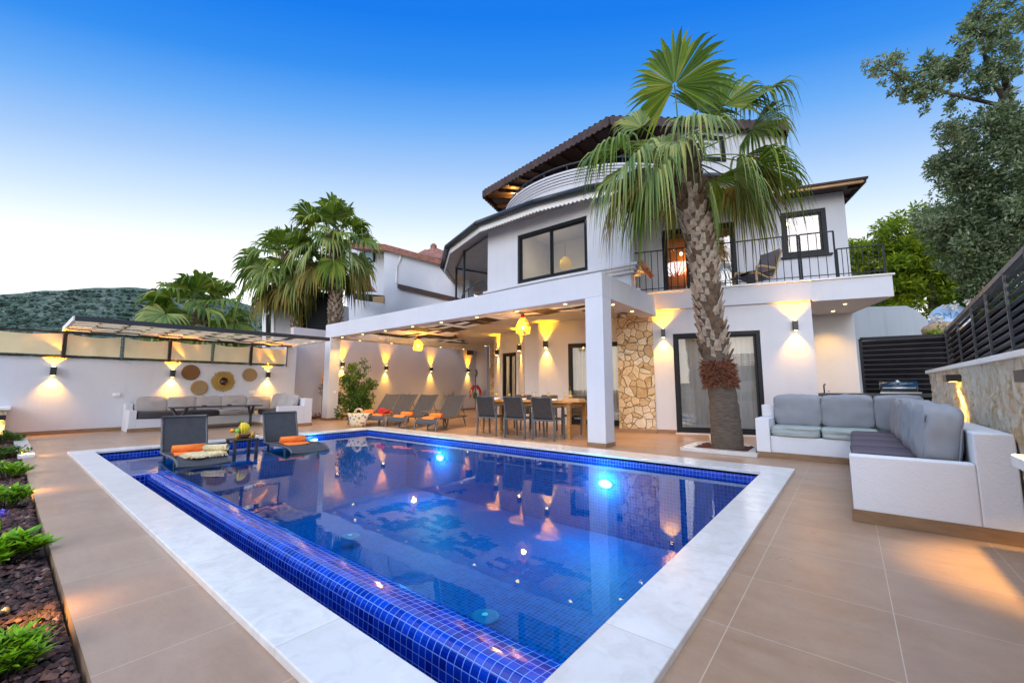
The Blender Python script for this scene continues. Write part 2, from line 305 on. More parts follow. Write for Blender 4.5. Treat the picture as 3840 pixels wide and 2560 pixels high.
# ------------------------------------------------------------------ mesh builder
class MB:
    def __init__(s): s.v = []; s.f = []; s.mi = []; s.uv = {}; s.sm = []
    def add(s, vs, fs, mi=0, smooth=False):
        b = len(s.v); s.v += [tuple(x) for x in vs]
        for f in fs: s.f.append(tuple(b+i for i in f)); s.mi.append(mi); s.sm.append(smooth)
        return s
    def quad(s, a, b, c, d, mi=0, uv=None):
        s.add([a, b, c, d], [(0, 1, 2, 3)], mi)
        if uv: s.uv[len(s.f)-1] = uv
        return s
    def box(s, x0, x1, y0, y1, z0, z1, mi=0):
        return s.add([(x0, y0, z0), (x1, y0, z0), (x1, y1, z0), (x0, y1, z0), (x0, y0, z1), (x1, y0, z1), (x1, y1, z1), (x0, y1, z1)],
                     [(3, 2, 1, 0), (4, 5, 6, 7), (0, 1, 5, 4), (1, 2, 6, 5), (2, 3, 7, 6), (3, 0, 4, 7)], mi)
    def prism(s, pts, z0, z1, mi=0, flip=False):      # pts ccw in xy; z0/z1 numbers or lists
        n = len(pts); z0 = [z0]*n if not hasattr(z0, '__len__') else z0; z1 = [z1]*n if not hasattr(z1, '__len__') else z1
        vs = [(p[0], p[1], z0[i]) for i, p in enumerate(pts)] + [(p[0], p[1], z1[i]) for i, p in enumerate(pts)]
        fs = [tuple(range(n-1, -1, -1)), tuple(range(n, 2*n))] + [(i, (i+1) % n, n+(i+1) % n, n+i) for i in range(n)]
        return s.add(vs, fs, mi)
    def bar(s, a, b, w, h=None, mi=0, up=(0, 0, 1)):  # square bar from a to b
        h = h or w; a, b = V(a), V(b); d = (b-a).normalized(); u = V(up)
        if abs(d.dot(u)) > .95: u = V((0, 1, 0)) if abs(d.y) < .9 else V((1, 0, 0))
        r = d.cross(u).normalized()*(w/2); u = r.cross(d).normalized()*(h/2)
        vs = [a-r-u, a+r-u, a+r+u, a-r+u, b-r-u, b+r-u, b+r+u, b-r+u]
        return s.add(vs, [(0, 1, 2, 3), (7, 6, 5, 4), (1, 0, 4, 5), (2, 1, 5, 6), (3, 2, 6, 7), (0, 3, 7, 4)], mi)
    def tube(s, pts, r, n=8, mi=0, cap=True, smooth=True):
        pts = [V(p) for p in pts]; rs = r if hasattr(r, '__len__') else [r]*len(pts); vs = []; fs = []
        up = V((.13, .21, .97)).normalized()
        for i, p in enumerate(pts):
            d = (pts[min(i+1, len(pts)-1)]-pts[max(i-1, 0)])
            d = d.normalized() if d.length > 1e-9 else V((0, 0, 1))
            x = d.cross(up); x = x.normalized() if x.length > .05 else d.cross(V((1, 0, 0))).normalized(); y = d.cross(x)
            up = x.cross(d) if False else up
            for k in range(n): a = 2*pi*k/n; vs.append(p+(x*cos(a)+y*sin(a))*rs[i])
        for i in range(len(pts)-1):
            for k in range(n): fs.append((i*n+k, i*n+(k+1) % n, (i+1)*n+(k+1) % n, (i+1)*n+k))
        if cap: fs += [tuple(range(n)), tuple(range((len(pts)-1)*n+n-1, (len(pts)-1)*n-1, -1))]
        return s.add(vs, fs, mi, smooth)
    def lathe(s, prof, c=(0, 0, 0), n=20, mi=0, smooth=True, axis=None, closed=False):   # prof [(r,z)]
        vs = []; fs = []; c = V(c)
        for r, z in prof:
            for k in range(n): a = 2*pi*k/n; vs.append(V((r*cos(a), r*sin(a), z)))
        if axis is not None:
            q = V((0, 0, 1)).rotation_difference(V(axis)); vs = [q @ p for p in vs]
        vs = [p+c for p in vs]; m = len(prof)
        for i in range(m-1):
            for k in range(n): fs.append((i*n+k, i*n+(k+1) % n, (i+1)*n+(k+1) % n, (i+1)*n+k))
        fs += [tuple(range(n-1, -1, -1)), tuple(range((m-1)*n, m*n))]
        return s.add(vs, fs, mi, smooth)
    def ball(s, c, r, n=10, m=7, mi=0, f=None):
        rx, ry, rz = r if hasattr(r, '__len__') else (r, r, r); vs = []; fs = []; c = V(c)
        for i in range(m+1):
            th = pi*i/m
            for k in range(n):
                a = 2*pi*k/n; p = V((rx*sin(th)*cos(a), ry*sin(th)*sin(a), rz*cos(th))); vs.append(c+(f(p) if f else p))
        for i in range(m):
            for k in range(n): fs.append((i*n+k, (i+1)*n+k, (i+1)*n+(k+1) % n, i*n+(k+1) % n))
        return s.add(vs, fs, mi, True)
    def cushion(s, c, size, rot=(0, 0, 0), p=4.0, puff=.12, seed=0, mi=0, n=14, wr=.010):   # rounded, slightly slumped block
        hx, hy, hz = size[0]/2, size[1]/2, size[2]/2; Rm = (Matrix.Rotation(rot[2], 3, 'Z') @ Matrix.Rotation(rot[1], 3, 'Y') @ Matrix.Rotation(rot[0], 3, 'X'))
        vs = []; fs = []; idx = {}
        def vert(u, v, w):
            k = (round(u, 4), round(v, 4), round(w, 4))
            if k in idx: return idx[k]
            l = (abs(u)**p+abs(v)**p+abs(w)**p)**(1/p); q = V((u/l*1.0, v/l, w/l))
            # swell of the faces, pinched corners
            b = 1+puff*(1-u*u)*(1-v*v)*(abs(w)**4) + puff*(1-u*u)*(1-w*w)*(abs(v)**4)*.6 + puff*(1-v*v)*(1-w*w)*(abs(u)**4)*.6
            nz = mnoise.noise(V((q.x*2.1+seed, q.y*2.3, q.z*1.9+seed*.7)))*wr*2 + mnoise.noise(V((q.x*7+seed, q.y*7, q.z*7)))*wr*.7
            P = V((q.x*hx*b, q.y*hy*b, q.z*hz*b)); P += P.normalized()*nz
            idx[k] = len(vs); vs.append(V(c)+Rm @ P); return idx[k]
        for ax in range(3):
            for sg in (-1, 1):
                for i in range(n):
                    for j in range(n):
                        q = []
                        for (a, b) in ((i, j), (i+1, j), (i+1, j+1), (i, j+1)):
                            a_ = -1+2*a/n; b_ = -1+2*b/n; co = [0, 0, 0]; co[ax] = sg; co[(ax+1) % 3] = a_; co[(ax+2) % 3] = b_; q.append(vert(*co))
                        fs.append(tuple(q) if sg > 0 else tuple(reversed(q)))
        return s.add(vs, fs, mi, True)
    def build(s, name, mat, parent=None, local=False, bevel=0.0, seg=2):
        me = bpy.data.meshes.new(name); off = V((0, 0, 0))
        if parent is not None and not local:
            q = parent; 
            while q is not None: off = off+q.location; q = q.parent
        me.from_pydata([tuple(V(p)-off) for p in s.v], [], s.f)
        for m in (mat if isinstance(mat, (list, tuple)) else [mat]): me.materials.append(MATS[m])
        me.polygons.foreach_set('material_index', s.mi); me.polygons.foreach_set('use_smooth', s.sm)
        if s.uv:
            ul = me.uv_layers.new(name='UVMap')
            for fi, uv in s.uv.items():
                for li, c in zip(me.polygons[fi].loop_indices, uv): ul.data[li].uv = c
        me.update()
        ob = bpy.data.objects.new(name, me); COL.objects.link(ob)
        if parent is not None: ob.parent = parent
        if bevel:
            b = ob.modifiers.new('bevel', 'BEVEL'); b.width = bevel; b.segments = seg; b.limit_method = 'ANGLE'; b.angle_limit = radians(40)
        return ob
def tag(o, label=None, cat=None, group=None, kind=None):
    if label: o['label'] = label
    if cat: o['category'] = cat
    if group: o['group'] = group
    if kind: o['kind'] = kind
    return o
def thing(name, label, cat, loc=(0, 0, 0), rz=0, group=None):
    o = bpy.data.objects.new(name, None); COL.objects.link(o); o.location = loc; o.rotation_euler = (0, 0, rz); o.empty_display_size = .1
    return tag(o, label, cat, group)
def struct(mb, name, mat, **k): return tag(mb.build(name, mat, **k), kind='structure')
KIDS = {}
def copy_tree(o, parent=None):
    c = o.copy(); COL.objects.link(c); c.parent = parent
    for ch in [q for q in bpy.data.objects if q.parent == o]: copy_tree(ch, c)
    return c
def spot(parent, loc, direction, watts, col, angle=70, blend=.6, r=.02):
    l = bpy.data.lights.new('lamp', 'SPOT'); l.energy = watts; l.color = col; l.spot_size = radians(angle); l.spot_blend = blend; l.shadow_soft_size = r
    o = bpy.data.objects.new('light', l); COL.objects.link(o)
    o.rotation_euler = V(direction).to_track_quat('-Z', 'Y').to_euler()
    off = V((0, 0, 0)); 
    if parent is not None: o.parent = parent; off = parent.location
    o.location = V(loc)-off; return o
def point(parent, loc, watts, col, r=.03):
    l = bpy.data.lights.new('lamp', 'POINT'); l.energy = watts; l.color = col; l.shadow_soft_size = r
    o = bpy.data.objects.new('light', l); COL.objects.link(o); off = V((0, 0, 0))
    if parent is not None: o.parent = parent; off = parent.location
    o.location = V(loc)-off; return o
# ================================================================== SETTING
PX0, PX1, PY0, PY1 = -9.5, -.9, 1.05, 5.95          # inner edge of the coping
OX0, OX1, OY0, OY1 = -9.86, -.60, .77, 6.46         # outer edge of the coping
WZ = -.072                                          # water level
mb = MB()
def sheet(x0, x1, y0, y1, z, m): m.box(x0, x1, y0, y1, z-.12, z)
sheet(-14.2, OX0, .3, 24, 0, mb); sheet(OX1, 2.2, -6, 24, 0, mb); sheet(OX0, OX1, .3, OY0, 0, mb); sheet(OX0, OX1, OY1, 24, 0, mb); sheet(-1.6, OX1, -6, .3, 0, mb)
struct(mb, 'deck', 'deck_tile')
mb = MB(); mb.quad((-700, -700, -2.2), (700, -700, -2.2), (700, 900, -2.2), (-700, 900, -2.2)); struct(mb, 'ground', 'dirt_ground')
# coping slabs
mb = MB()
mb.box(OX0, OX1, OY0, PY0, -.03, .035, 0); mb.box(OX0, OX1, PY1, OY1, -.03, .035, 0)
mb.box(OX0, PX0, PY0, PY1, -.03, .035, 1); mb.box(PX1, OX1, PY0, PY1, -.03, .035, 1)
struct(mb, 'pool_coping', ['coping_marble', 'coping_marble_side'], bevel=.006)
# basin
mb = MB(); DZ = -1.15; SX = -7.9; SZ = -.20; WX = -7.2; WYo, WYi = 1.31, 1.56
def q4(a, b, c, d, ua, ub): 
    mb.quad(a, b, c, d, 0, [(V(p).dot(V(ua)), V(p).dot(V(ub))) for p in (a, b, c, d)])
X_, Y_, Z_ = (1, 0, 0), (0, 1, 0), (0, 0, 1)
q4((PX0, PY1, 0.0), (PX1, PY1, 0.0), (PX1, PY1, -.13), (PX0, PY1, -.13), X_, Z_); q4((PX0, PY1, -.13), (PX1, PY1, -.13), (PX1, PY1, DZ), (PX0, PY1, DZ), X_, Z_)
q4((PX1, PY1, 0.0), (PX1, PY0, 0.0), (PX1, PY0, DZ), (PX1, PY1, DZ), Y_, Z_)
q4((PX0, PY0, 0.0), (PX0, PY1, 0.0), (PX0, PY1, DZ), (PX0, PY0, DZ), Y_, Z_)
q4((PX0, PY0, DZ), (PX0, PY0, 0), (PX1, PY0, 0), (PX1, PY0, DZ), X_, Z_)
q4((PX0, PY0, DZ), (PX1, PY0, DZ), (PX1, PY1, DZ), (PX0, PY1, DZ), X_, Y_)
q4((PX0, PY0, SZ), (SX, PY0, SZ), (SX, PY1, SZ), (PX0, PY1, SZ), X_, Y_)
q4((SX, PY0, SZ), (SX, PY0, DZ), (SX, PY1, DZ), (SX, PY1, SZ), Y_, Z_)
# bench step along the far wall and a step on the pool floor
q4((SX, WYi+.75, DZ+.12), (PX1, WYi+.75, DZ+.12), (PX1, WYi+.75, DZ), (SX, WYi+.75, DZ), X_, Z_)
q4((SX, WYi, DZ+.12), (PX1, WYi, DZ+.12), (PX1, WYi+.75, DZ+.12), (SX, WYi+.75, DZ+.12), X_, Y_)
# shallow sill joining the shelf with the weir
q4((SX, PY0, SZ), (WX, PY0, SZ), (WX, WYi+.05, SZ), (SX, WYi+.05, SZ), X_, Y_)
# rounded overflow weir, profile swept along x
prof = [(WYo, -.62)]
for k in range(0, 9):
    a = pi - k*pi/2/8; prof.append((WYo+.075+.075*cos(a), WZ-.062+.075*sin(a)))
for k in range(1, 7): prof.append((WYo+.075+(.20)*k/6, WZ+.013-.035*(k/6)**1.5))
prof += [(WYi+.06, WZ-.10), (WYi+.075, DZ)]
us = [0.0]
for i in range(1, len(prof)): us.append(us[-1]+hypot(prof[i][0]-prof[i-1][0], prof[i][1]-prof[i-1][1]))
for i in range(len(prof)-1):
    (y0, z0), (y1, z1) = prof[i], prof[i+1]
    mb.quad((WX, y0, z0), (PX1, y0, z0), (PX1, y1, z1), (WX, y1, z1), 0, [(WX, us[i]), (PX1, us[i]), (PX1, us[i+1]), (WX, us[i+1])]); mb.sm[-1] = True
for (xa, sgn) in ((WX, 1),):      # end cap of the gutter channel
    mb.quad((xa, PY0, -.62), (xa, WYo+.16, -.62), (xa, WYo+.16, WZ+.004), (xa, PY0, WZ+.004), 0, [(PY0, -.62), (WYo+.16, -.62), (WYo+.16, WZ), (PY0, WZ)])
    mb.quad((xa-.14, PY0, WZ+.004), (xa, PY0, WZ+.004), (xa, WYi, WZ+.004), (xa-.14, WYi, WZ+.004), 0, [(xa-.14, PY0), (xa, PY0), (xa, WYi), (xa-.14, WYi)])
q4((WX, PY0, -.62), (PX1, PY0, -.62), (PX1, WYo, -.62), (WX, WYo, -.62), X_, Y_)
for i_, f_ in enumerate(mb.f):
    zs = [mb.v[q][2] for q in f_]; mb.mi[i_] = 1 if (max(zs) < WZ-.05 and max(mb.v[q][1] for q in f_) > 1.50) else 0
struct(mb, 'pool_basin', ['pool_mosaic', 'pool_mosaic_wet'])
mb = MB()
mb.prism([(PX0+.004, PY0+.004), (WX-.14, PY0+.004), (WX-.14, WYi-.02), (PX1-.004, WYi-.02), (PX1-.004, PY1-.004), (PX0+.004, PY1-.004)], WZ-.002, WZ)
mb.f = [mb.f[1]]; mb.mi = [0]; mb.sm = [False]; struct(mb, 'pool_water', 'pool_water')
# underwater lamps on the pool walls
def pool_light(x, y, z, nx, ny, label, w):
    t = thing('pool_light', label, 'pool light', (x, y, z), 0, 'underwater lamps in the pool')
    m = MB(); m.lathe([(.12, 0), (.12, .012), (.087, .03)], (x, y, z), 24, axis=(nx, ny, 0)); m.v = [(a, b, z+(c-z)*.55) for a, b, c in m.v]; m.build('rim', 'white_gloss', t)
    m = MB(); m.lathe([(.085, .026), (.07, .04), (.03, .046)], (x, y, z), 24, axis=(nx, ny, 0)); m.v = [(a, b, z+(c-z)*.5) for a, b, c in m.v]; m.build('lens', 'pool_led', t)
    point(t, (x+nx*.13, y+ny*.13, z+.02), w*.30, (.42, .85, 1.0), .10)
    spot(t, (x+nx*.12, y+ny*.12, z), (nx, ny, -.12), w*.55, (.35, .80, 1.0), 150, .9, .08)
pool_light(-2.98, PY1-.002, -.40, 0, -1, 'glowing underwater lamp in front of the white patio column', 60)
pool_light(-6.75, PY1-.002, -.40, 0, -1, 'glowing underwater lamp in front of the nearest grey lounger', 55)
pool_light(PX0+.002, 4.55, -.145, 1, 0, 'glowing underwater lamp at the shallow end beside the bathing shelf', 9)
def drain(px, py, z, label):
    p = gz(px, py, z); t = thing('pool_drain_cover', label, 'drain cover', (p.x, p.y, z), 0, 'round covers on the pool floor')
    m = MB(); m.lathe([(.13, 0), (.13, .012), (.10, .022), (.0, .026)], (p.x, p.y, z), 24); m.build('cover', 'drain_teal', t)
    m = MB(); m.lathe([(.03, .027), (.028, .03)], (p.x, p.y, z), 12); m.build('screw_cap', 'white_plain', t)
drain(1818, 2314, DZ+.13, 'turquoise drain cover nearest the tiled overflow edge at the near end')
drain(1312, 2012, DZ+.13, 'turquoise drain cover halfway along the tiled overflow edge')
drain(1520, 1751, DZ+.01, 'pale round cover on the pool floor before the deck loungers')

# gravel bed
mb = MB(); mb.box(-14.2, -1.6, -1.2, .288, -.20, -.05); struct(mb, 'gravel_bed', 'soil')
mb = MB()
for k in range(12500):
    u = R_.random(); x = -1.7-12.4*(u**1.7); y = .27-.6*R_.random()**1.2*(1 if x > -6 else .6) if k < 8500 else -.25-.9*R_.random(); s = R_.uniform(.010, .024)*(1 if x > -5 else 1.3)
    a = R_.uniform(0, 6.28); z = -.05+R_.uniform(.0, .028); ca, sa = cos(a), sin(a); vs = []
    for (px, py, pz) in ((1, 0, 0), (.3, .8, .1), (-.9, .3, 0), (-.4, -.8, .1), (.5, -.6, -.1), (0, 0, .75), (.1, .1, -.6)):
        px += R_.uniform(-.25, .25); py += R_.uniform(-.25, .25); px *= 1.25
        vs.append((x+(px*ca-py*sa)*s, y+(px*sa+py*ca)*s, z+pz*s))
    mb.add(vs, [(0, 1, 5), (1, 2, 5), (2, 3, 5), (3, 4, 5), (4, 0, 5), (1, 0, 6), (2, 1, 6), (3, 2, 6), (4, 3, 6), (0, 4, 6)])
tag(mb.build('gravel', 'lava_gravel'), 'reddish brown lava gravel filling the planting bed', 'gravel', kind='stuff')
t = thing('stepping_slab', 'long white marble slab lying beside the gravel at the garden wall', 'stone slab', (-11.5, .36, 0))
mb = MB(); mb.box(-13.2, -9.65, .255, .43, .001, .045); mb.build('slab', 'marble_plain', t, bevel=.006)

# hills behind
def hillz(a):   # skyline pixel heights by azimuth pixel x
    pts = [(-900, 1190), (-300, 1150), (0, 1108), (120, 1092), (300, 1083), (480, 1079), (640, 1083), (800, 1105), (950, 1150), (1150, 1225), (1500, 1330), (2000, 1400)]
    for (x0, y0), (x1, y1) in zip(pts, pts[1:]):
        if x0 <= a <= x1: return y0+(y1-y0)*(a-x0)/(x1-x0)
    return 1420
mb = MB(); NA, NR = 200, 40; hv = []
for i in range(NA+1):
    ax = -900+2900*i/NA; top = gd(ax, hillz(ax), 1.0)-C0; hd = V((top.x, top.y, 0)); k = hd.length; hd.normalize()
    for j in range(NR+1):
        f = j/NR; dist = 90+(330-90)*f; slope = top.z/k
        z = H+slope*330*(f**1.25)*(1.0) if f < 1 else H+slope*330
        p = V((hd.x*dist, hd.y*dist, 0)); nz = mnoise.noise(V((p.x*.02, p.y*.02, 0)))*6*f*(1-f)*2 + mnoise.noise(V((p.x*.09, p.y*.09, 3)))*1.2*f
        hv.append(V((p.x, p.y, -4+(z+4)*min(1, f*1.0+.0) if False else z*f+(-6)*(1-f)+nz)))
mb.add(hv, [(i*(NR+1)+j, (i+1)*(NR+1)+j, (i+1)*(NR+1)+j+1, i*(NR+1)+j+1) for i in range(NA) for j in range(NR)], 0, True)
def hillmat():
    m, t, o = nt('hill_ground_hazed'); v = coord(t)
    n1 = noise(t, v, .10, 6, .7); n2 = noise(t, v, .45, 5, .7)
    cc = ramp(t, mth(t, 'ADD', mth(t, 'MULTIPLY', n1, .6), mth(t, 'MULTIPLY', n2, .4)), [(.38, (.05, .085, .065)), (.50, (.09, .13, .10)), (.60, (.20, .235, .20)), (.68, (.42, .43, .42))])  # slope tones include the blue-green cast of distant haze
    bsdf(t, o, cc, .95, 0, bump(t, n2, 1.0, 1.5), .1); MATS['hill_ground_hazed'] = m
hillmat(); struct(mb, 'hill', 'hill_ground_hazed')
mb = MB()
for k in range(9000):      # maquis shrubs on the slope
    i = R_.randrange(20, 140); j = int(4+(NR-4)*R_.random()**.6); p = hv[i*(NR+1)+min(j, NR)]
    p = p+V((R_.uniform(-4, 4), R_.uniform(-4, 4), 0)); s = R_.uniform(.35, 1.0)*(1.9 if R_.random() < .05 else 1)
    vs = []; n = 6
    for (zz, rr) in ((-.2, .7), (.35, 1.0), (.85, .55)):
        for q in range(n): a = 2*pi*q/n+zz*2; r2 = s*rr*R_.uniform(.6, 1.25); vs.append((p.x+r2*cos(a), p.y+r2*sin(a), p.z+zz*s*R_.uniform(.7, 1.3)))
    vs.append((p.x, p.y, p.z+1.1*s))
    mb.add(vs, [(r*n+q, r*n+(q+1) % n, (r+1)*n+(q+1) % n, (r+1)*n+q) for r in range(2) for q in range(n)]+[(2*n+q, 2*n+(q+1) % n, 3*n) for q in range(n)])
tag(mb.build('hillside_shrubbery', 'hill_green_hazed'), 'dark green scrub covering the distant hillside', 'shrubbery', kind='stuff')
# raised ground to the right and behind
mb = MB(); g = []
xs = [1.36, 2, 3, 5, 8, 14, 30, 60]; ys = [-6, 0, 4, 7, 9, 11]
for x in xs:
    for y in ys: g.append((x, y, 1.15+.10*(x-1.36)))
mb.add(g, [(i*6+j, (i+1)*6+j, (i+1)*6+j+1, i*6+j+1) for i in range(7) for j in range(5)]); struct(mb, 'hillside_terrain', 'dirt_ground')

# ------------------------------------------------------------------ garden walls on the left
WL = -14.2
t = thing('garden_wall', 'long white plastered garden wall carrying woven plates and a fabric screen', 'wall', (WL, 3, 0))
mb = MB(); mb.box(WL-.25, WL, -.4, 5.84, -.3, 1.75); mb.box(WL-.25, WL, 5.84, 6.12, -.3, 2.55); mb.build('wall', 'white_plaster', t)
mb = MB(); mb.box(WL, WL+.014, .0, 1.995, 0.001, .09); mb.build('skirting', 'skirting_tile', t)
t = thing('boundary_wall', 'tall white boundary wall behind the loungers with four wall lamps', 'wall', (-14.5, 10, 0))
mb = MB(); mb.box(-14.75, -14.5, 6.121, 15.1, -.3, 3.12); mb.build('wall', 'grey_plaster', t)
mb = MB(); mb.box(-14.499, -14.485, 6.13, 14.99, .001, .09); mb.build('skirting', 'skirting_tile', t)
mb = MB(); mb.box(-14.499, -13.75, 15.0, 15.2, -.3, 3.12); mb.build('end_wall', 'grey_plaster', t)
# white socket boxes
for (p, lab) in ((gX(437, 1479, WL), 'small white socket box low on the white garden wall beside the left bench'), (gX(944, 1470, WL), 'small white socket box above the bench under the rightmost garden wall lamp')):
    t = thing('socket', lab, 'socket', (WL, p.y, p.z)); mb = MB(); mb.box(WL+.001, WL+.03, p.y-.07, p.y+.07, p.z-.04, p.z+.04); b = mb.build('box', 'white_gloss', t, bevel=.008)
    mb = MB(); mb.box(WL+.03, WL+.034, p.y-.03, p.y+.03, p.z-.025, p.z+.025); mb.build('cover', 'white_plain', t)

# stone pillars with box lamps at the far end of the gravel bed
def bed_pillar(x0, x1, y0, y1, h, lab, lampside):
    t = thing('stone_pillar', lab, 'pillar', ((x0+x1)/2, (y0+y1)/2, 0), 0, 'low stone pillars by the gravel bed')
    mb = MB(); mb.box(x0, x1, y0, y1, -.2, h-.06); mb.build('shaft', 'split_stone', t)
    mb = MB(); mb.box(x0-.05, x1+.05, y0-.05, y1+.05, h-.06, h); mb.build('cap', 'white_gloss', t, bevel=.006)
    l = thing('box_lamp', 'black box lamp shining down '+lampside, 'wall lamp', (x1, (y0+y1)/2, h-.18), 0, 'box lamps on low pillars')
    ym = y1-.09; mb = MB(); mb.box(x1+.001, x1+.12, ym-.09, ym+.09, h-.26, h-.16); mb.build('housing', 'lamp_black', l, bevel=.004)
    mb = MB(); mb.box(x1+.02, x1+.10, ym-.06, ym+.06, h-.263, h-.2605); mb.build('lens', 'lamp_lens', l)
    spot(l, (x1+.06, ym, h-.27), (.1, 0, -1), 12, (1, .55, .12), 120, .8)
bed_pillar(-14.15, -13.6, -.45, .13, .66, 'far low stone pillar with white cap beside the garden wall', 'on the pillar touching the white garden wall')
bed_pillar(-11.2, -10.7, -.62, -.03, .50, 'nearer low stone pillar with white cap among the shrubs', 'on the pillar standing nearer among the shrubs')
# ================================================================== HOUSE
hs = thing('house', 'white three storey villa with rounded terrace, dark window frames and tiled roofs', 'house', (-6, 13, 0))
TH = radians(18); P0 = V((-3.2, 9.95, 0)); DU = V((cos(TH), sin(TH), 0)); DN = V((-sin(TH), cos(TH), 0))
def W(u, w, z=0.0): p = P0+DU*u+DN*w; return (p.x, p.y, z)
def wbox(mb, u0, u1, w0, w1, z0, z1, mi=0):
    mb.prism([W(u0, w0)[:2], W(u1, w0)[:2], W(u1, w1)[:2], W(u0, w1)[:2]], z0, z1, mi)
def uof(px, py, w): 
    A = P0+DN*w; q = gp(px, py, (A.x, A.y), (DN.x, DN.y)); return (q-P0).dot(DU), q.z
# --- wing facade, ground floor
mb = MB()
wbox(mb, -.42, .045, 0, .25, -.1, 2.92); wbox(mb, .045, 1.85, 0, .25, 2.33, 2.92); wbox(mb, 1.85, 2.84, 0, .25, -.1, 2.92)
wbox(mb, 2.59, 2.839, .25, 2.1, -.1, 2.92); mb.build('wall', 'white_plaster', hs)
mb = MB(); wbox(mb, 2.84, 4.25, 2.0, 2.25, -.1, 2.92); mb.build('wall', 'white_plaster', hs, ).name = 'recess_wall'
mb = MB(); wbox(mb, -1.24, -.40, -.09, .40, .09, 2.88); sp = mb.build('stone_pillar', 'stone_cladding', hs)
mb = MB(); wbox(mb, -1.25, -.39, -.105, .40, 0, .09); wbox(mb, -.389, .04, -.015, -.0005, 0, .09); mb.build('skirting', 'skirting_tile', hs); mb = MB(); wbox(mb, 1.86, 2.85, -.015, -.0005, 0, .09); mb.build('skirting', 'skirting_tile', hs)
def slider(u0, u1, w, z0, z1, n=2, room=True, par=hs, A=None, lab=None, curt='curtain_sheer', fw=.075):
    """sliding glass door / window in the facade frame (or between points A, B)"""
    if A is None: T = W
    else:
        a, b = V(A[0]+(0,)), V(A[1]+(0,)); d = (b-a).normalized(); nn = V((-d.y, d.x, 0)); T = lambda u, w_, z=0.0: tuple(a+d*u+nn*w_+V((0, 0, z)))
    def bx(mb, a0, a1, b0, b1, c0, c1): mb.prism([T(a0, b0)[:2], T(a1, b0)[:2], T(a1, b1)[:2], T(a0, b1)[:2]], c0, c1)
    mb = MB(); bx(mb, u0, u0+fw, w, w+.10, z0, z1); bx(mb, u1-fw, u1, w, w+.10, z0, z1); bx(mb, u0+fw, u1-fw, w, w+.10, z1-fw, z1); bx(mb, u0+fw, u1-fw, w, w+.10, z0, z0+fw)
    fr = mb.build('window' if z0 > .3 and z0 < 3.3 or z0 > 3.6 else 'sliding_door', 'anthracite', par)
    mb = MB(); g = .045
    for k in range(n):
        a0 = u0+fw+(u1-u0-2*fw)*k/n; a1 = u0+fw+(u1-u0-2*fw)*(k+1)/n; ww = w+.03+.025*(k % 2)
        bx(mb, a0, a0+g, ww, ww+.03, z0+fw, z1-fw); bx(mb, a1-g, a1, ww, ww+.03, z0+fw, z1-fw); bx(mb, a0+g, a1-g, ww, ww+.03, z1-fw-g, z1-fw); bx(mb, a0+g, a1-g, ww, ww+.03, z0+fw, z0+fw+g)
    mb.build('sash', 'anthracite', fr)
    mb = MB()
    for k in range(n):
        a0 = u0+fw+(u1-u0-2*fw)*k/n+g; a1 = u0+fw+(u1-u0-2*fw)*(k+1)/n-g; ww = w+.045+.025*(k % 2)
        mb.quad(T(a0, ww, z0+fw+g), T(a1, ww, z0+fw+g), T(a1, ww, z1-fw-g), T(a0, ww, z1-fw-g))
    mb.build('pane', 'window_glass', fr)
    if curt:
        mb = MB(); n2 = 90; vs = []
        for i in range(n2+1):
            uu = u0+.02+(u1-u0-.04)*i/n2; dw = .035*sin(i*1.15)+.018*sin(i*2.9+1)
            vs += [T(uu, w+.26+dw, z0+.03), T(uu, w+.26+dw*.7, z1+.05)]
        mb.add(vs, [(2*i, 2*i+2, 2*i+3, 2*i+1) for i in range(n2)], 0, True); mb.build('curtain', curt, fr)
    if room:
        mb = MB(); D = 2.2
        a, b, c, d = T(u0-.4, w+.27), T(u1+.4, w+.27), T(u1+.4, w+D), T(u0-.4, w+D); zz0, zz1 = z0-.02, z1+.4
        f = lambda p, z: (p[0], p[1], z)
        mb.quad(f(d, zz0), f(c, zz0), f(c, zz1), f(d, zz1)); mb.quad(f(a, zz0), f(d, zz0), f(d, zz1), f(a, zz1)); mb.quad(f(c, zz0), f(b, zz0), f(b, zz1), f(c, zz1))
        mb.quad(f(a, zz0), f(b, zz0), f(c, zz0), f(d, zz0)); mb.quad(f(a, zz1), f(d, zz1), f(c, zz1), f(b, zz1))
        mb.build('room', 'room_cream', fr)
    return fr, T
slider(.05, 1.845, .02, .035, 2.325)
pp = P0+DU*.95+DN*1.0; point(hs, (pp.x, pp.y, 1.9), 5, (1, .72, .42), .1)
mb = MB(); wbox(mb, .02, 1.88, -.05, .02, .002, .034); mb.build('door_sill', 'marble_plain', hs)
# --- balcony slab and fascia
mb = MB(); wbox(mb, -1.30, 2.86, -.06, 1.9, 2.921, 3.34); wbox(mb, 2.861, 4.25, -.03, 2.0, 2.90, 3.34); wbox(mb, 2.861, 4.25, 2.0, 5.5, 2.921, 3.34); mb.build('balcony_slab', 'white_plaster', hs)
mb = MB(); wbox(mb, -1.33, 2.89, -.09, .35, 3.341, 3.375); wbox(mb, 2.891, 4.29, -.06, .35, 3.341, 3.375); mb.build('balcony_coping', 'marble_plain', hs)
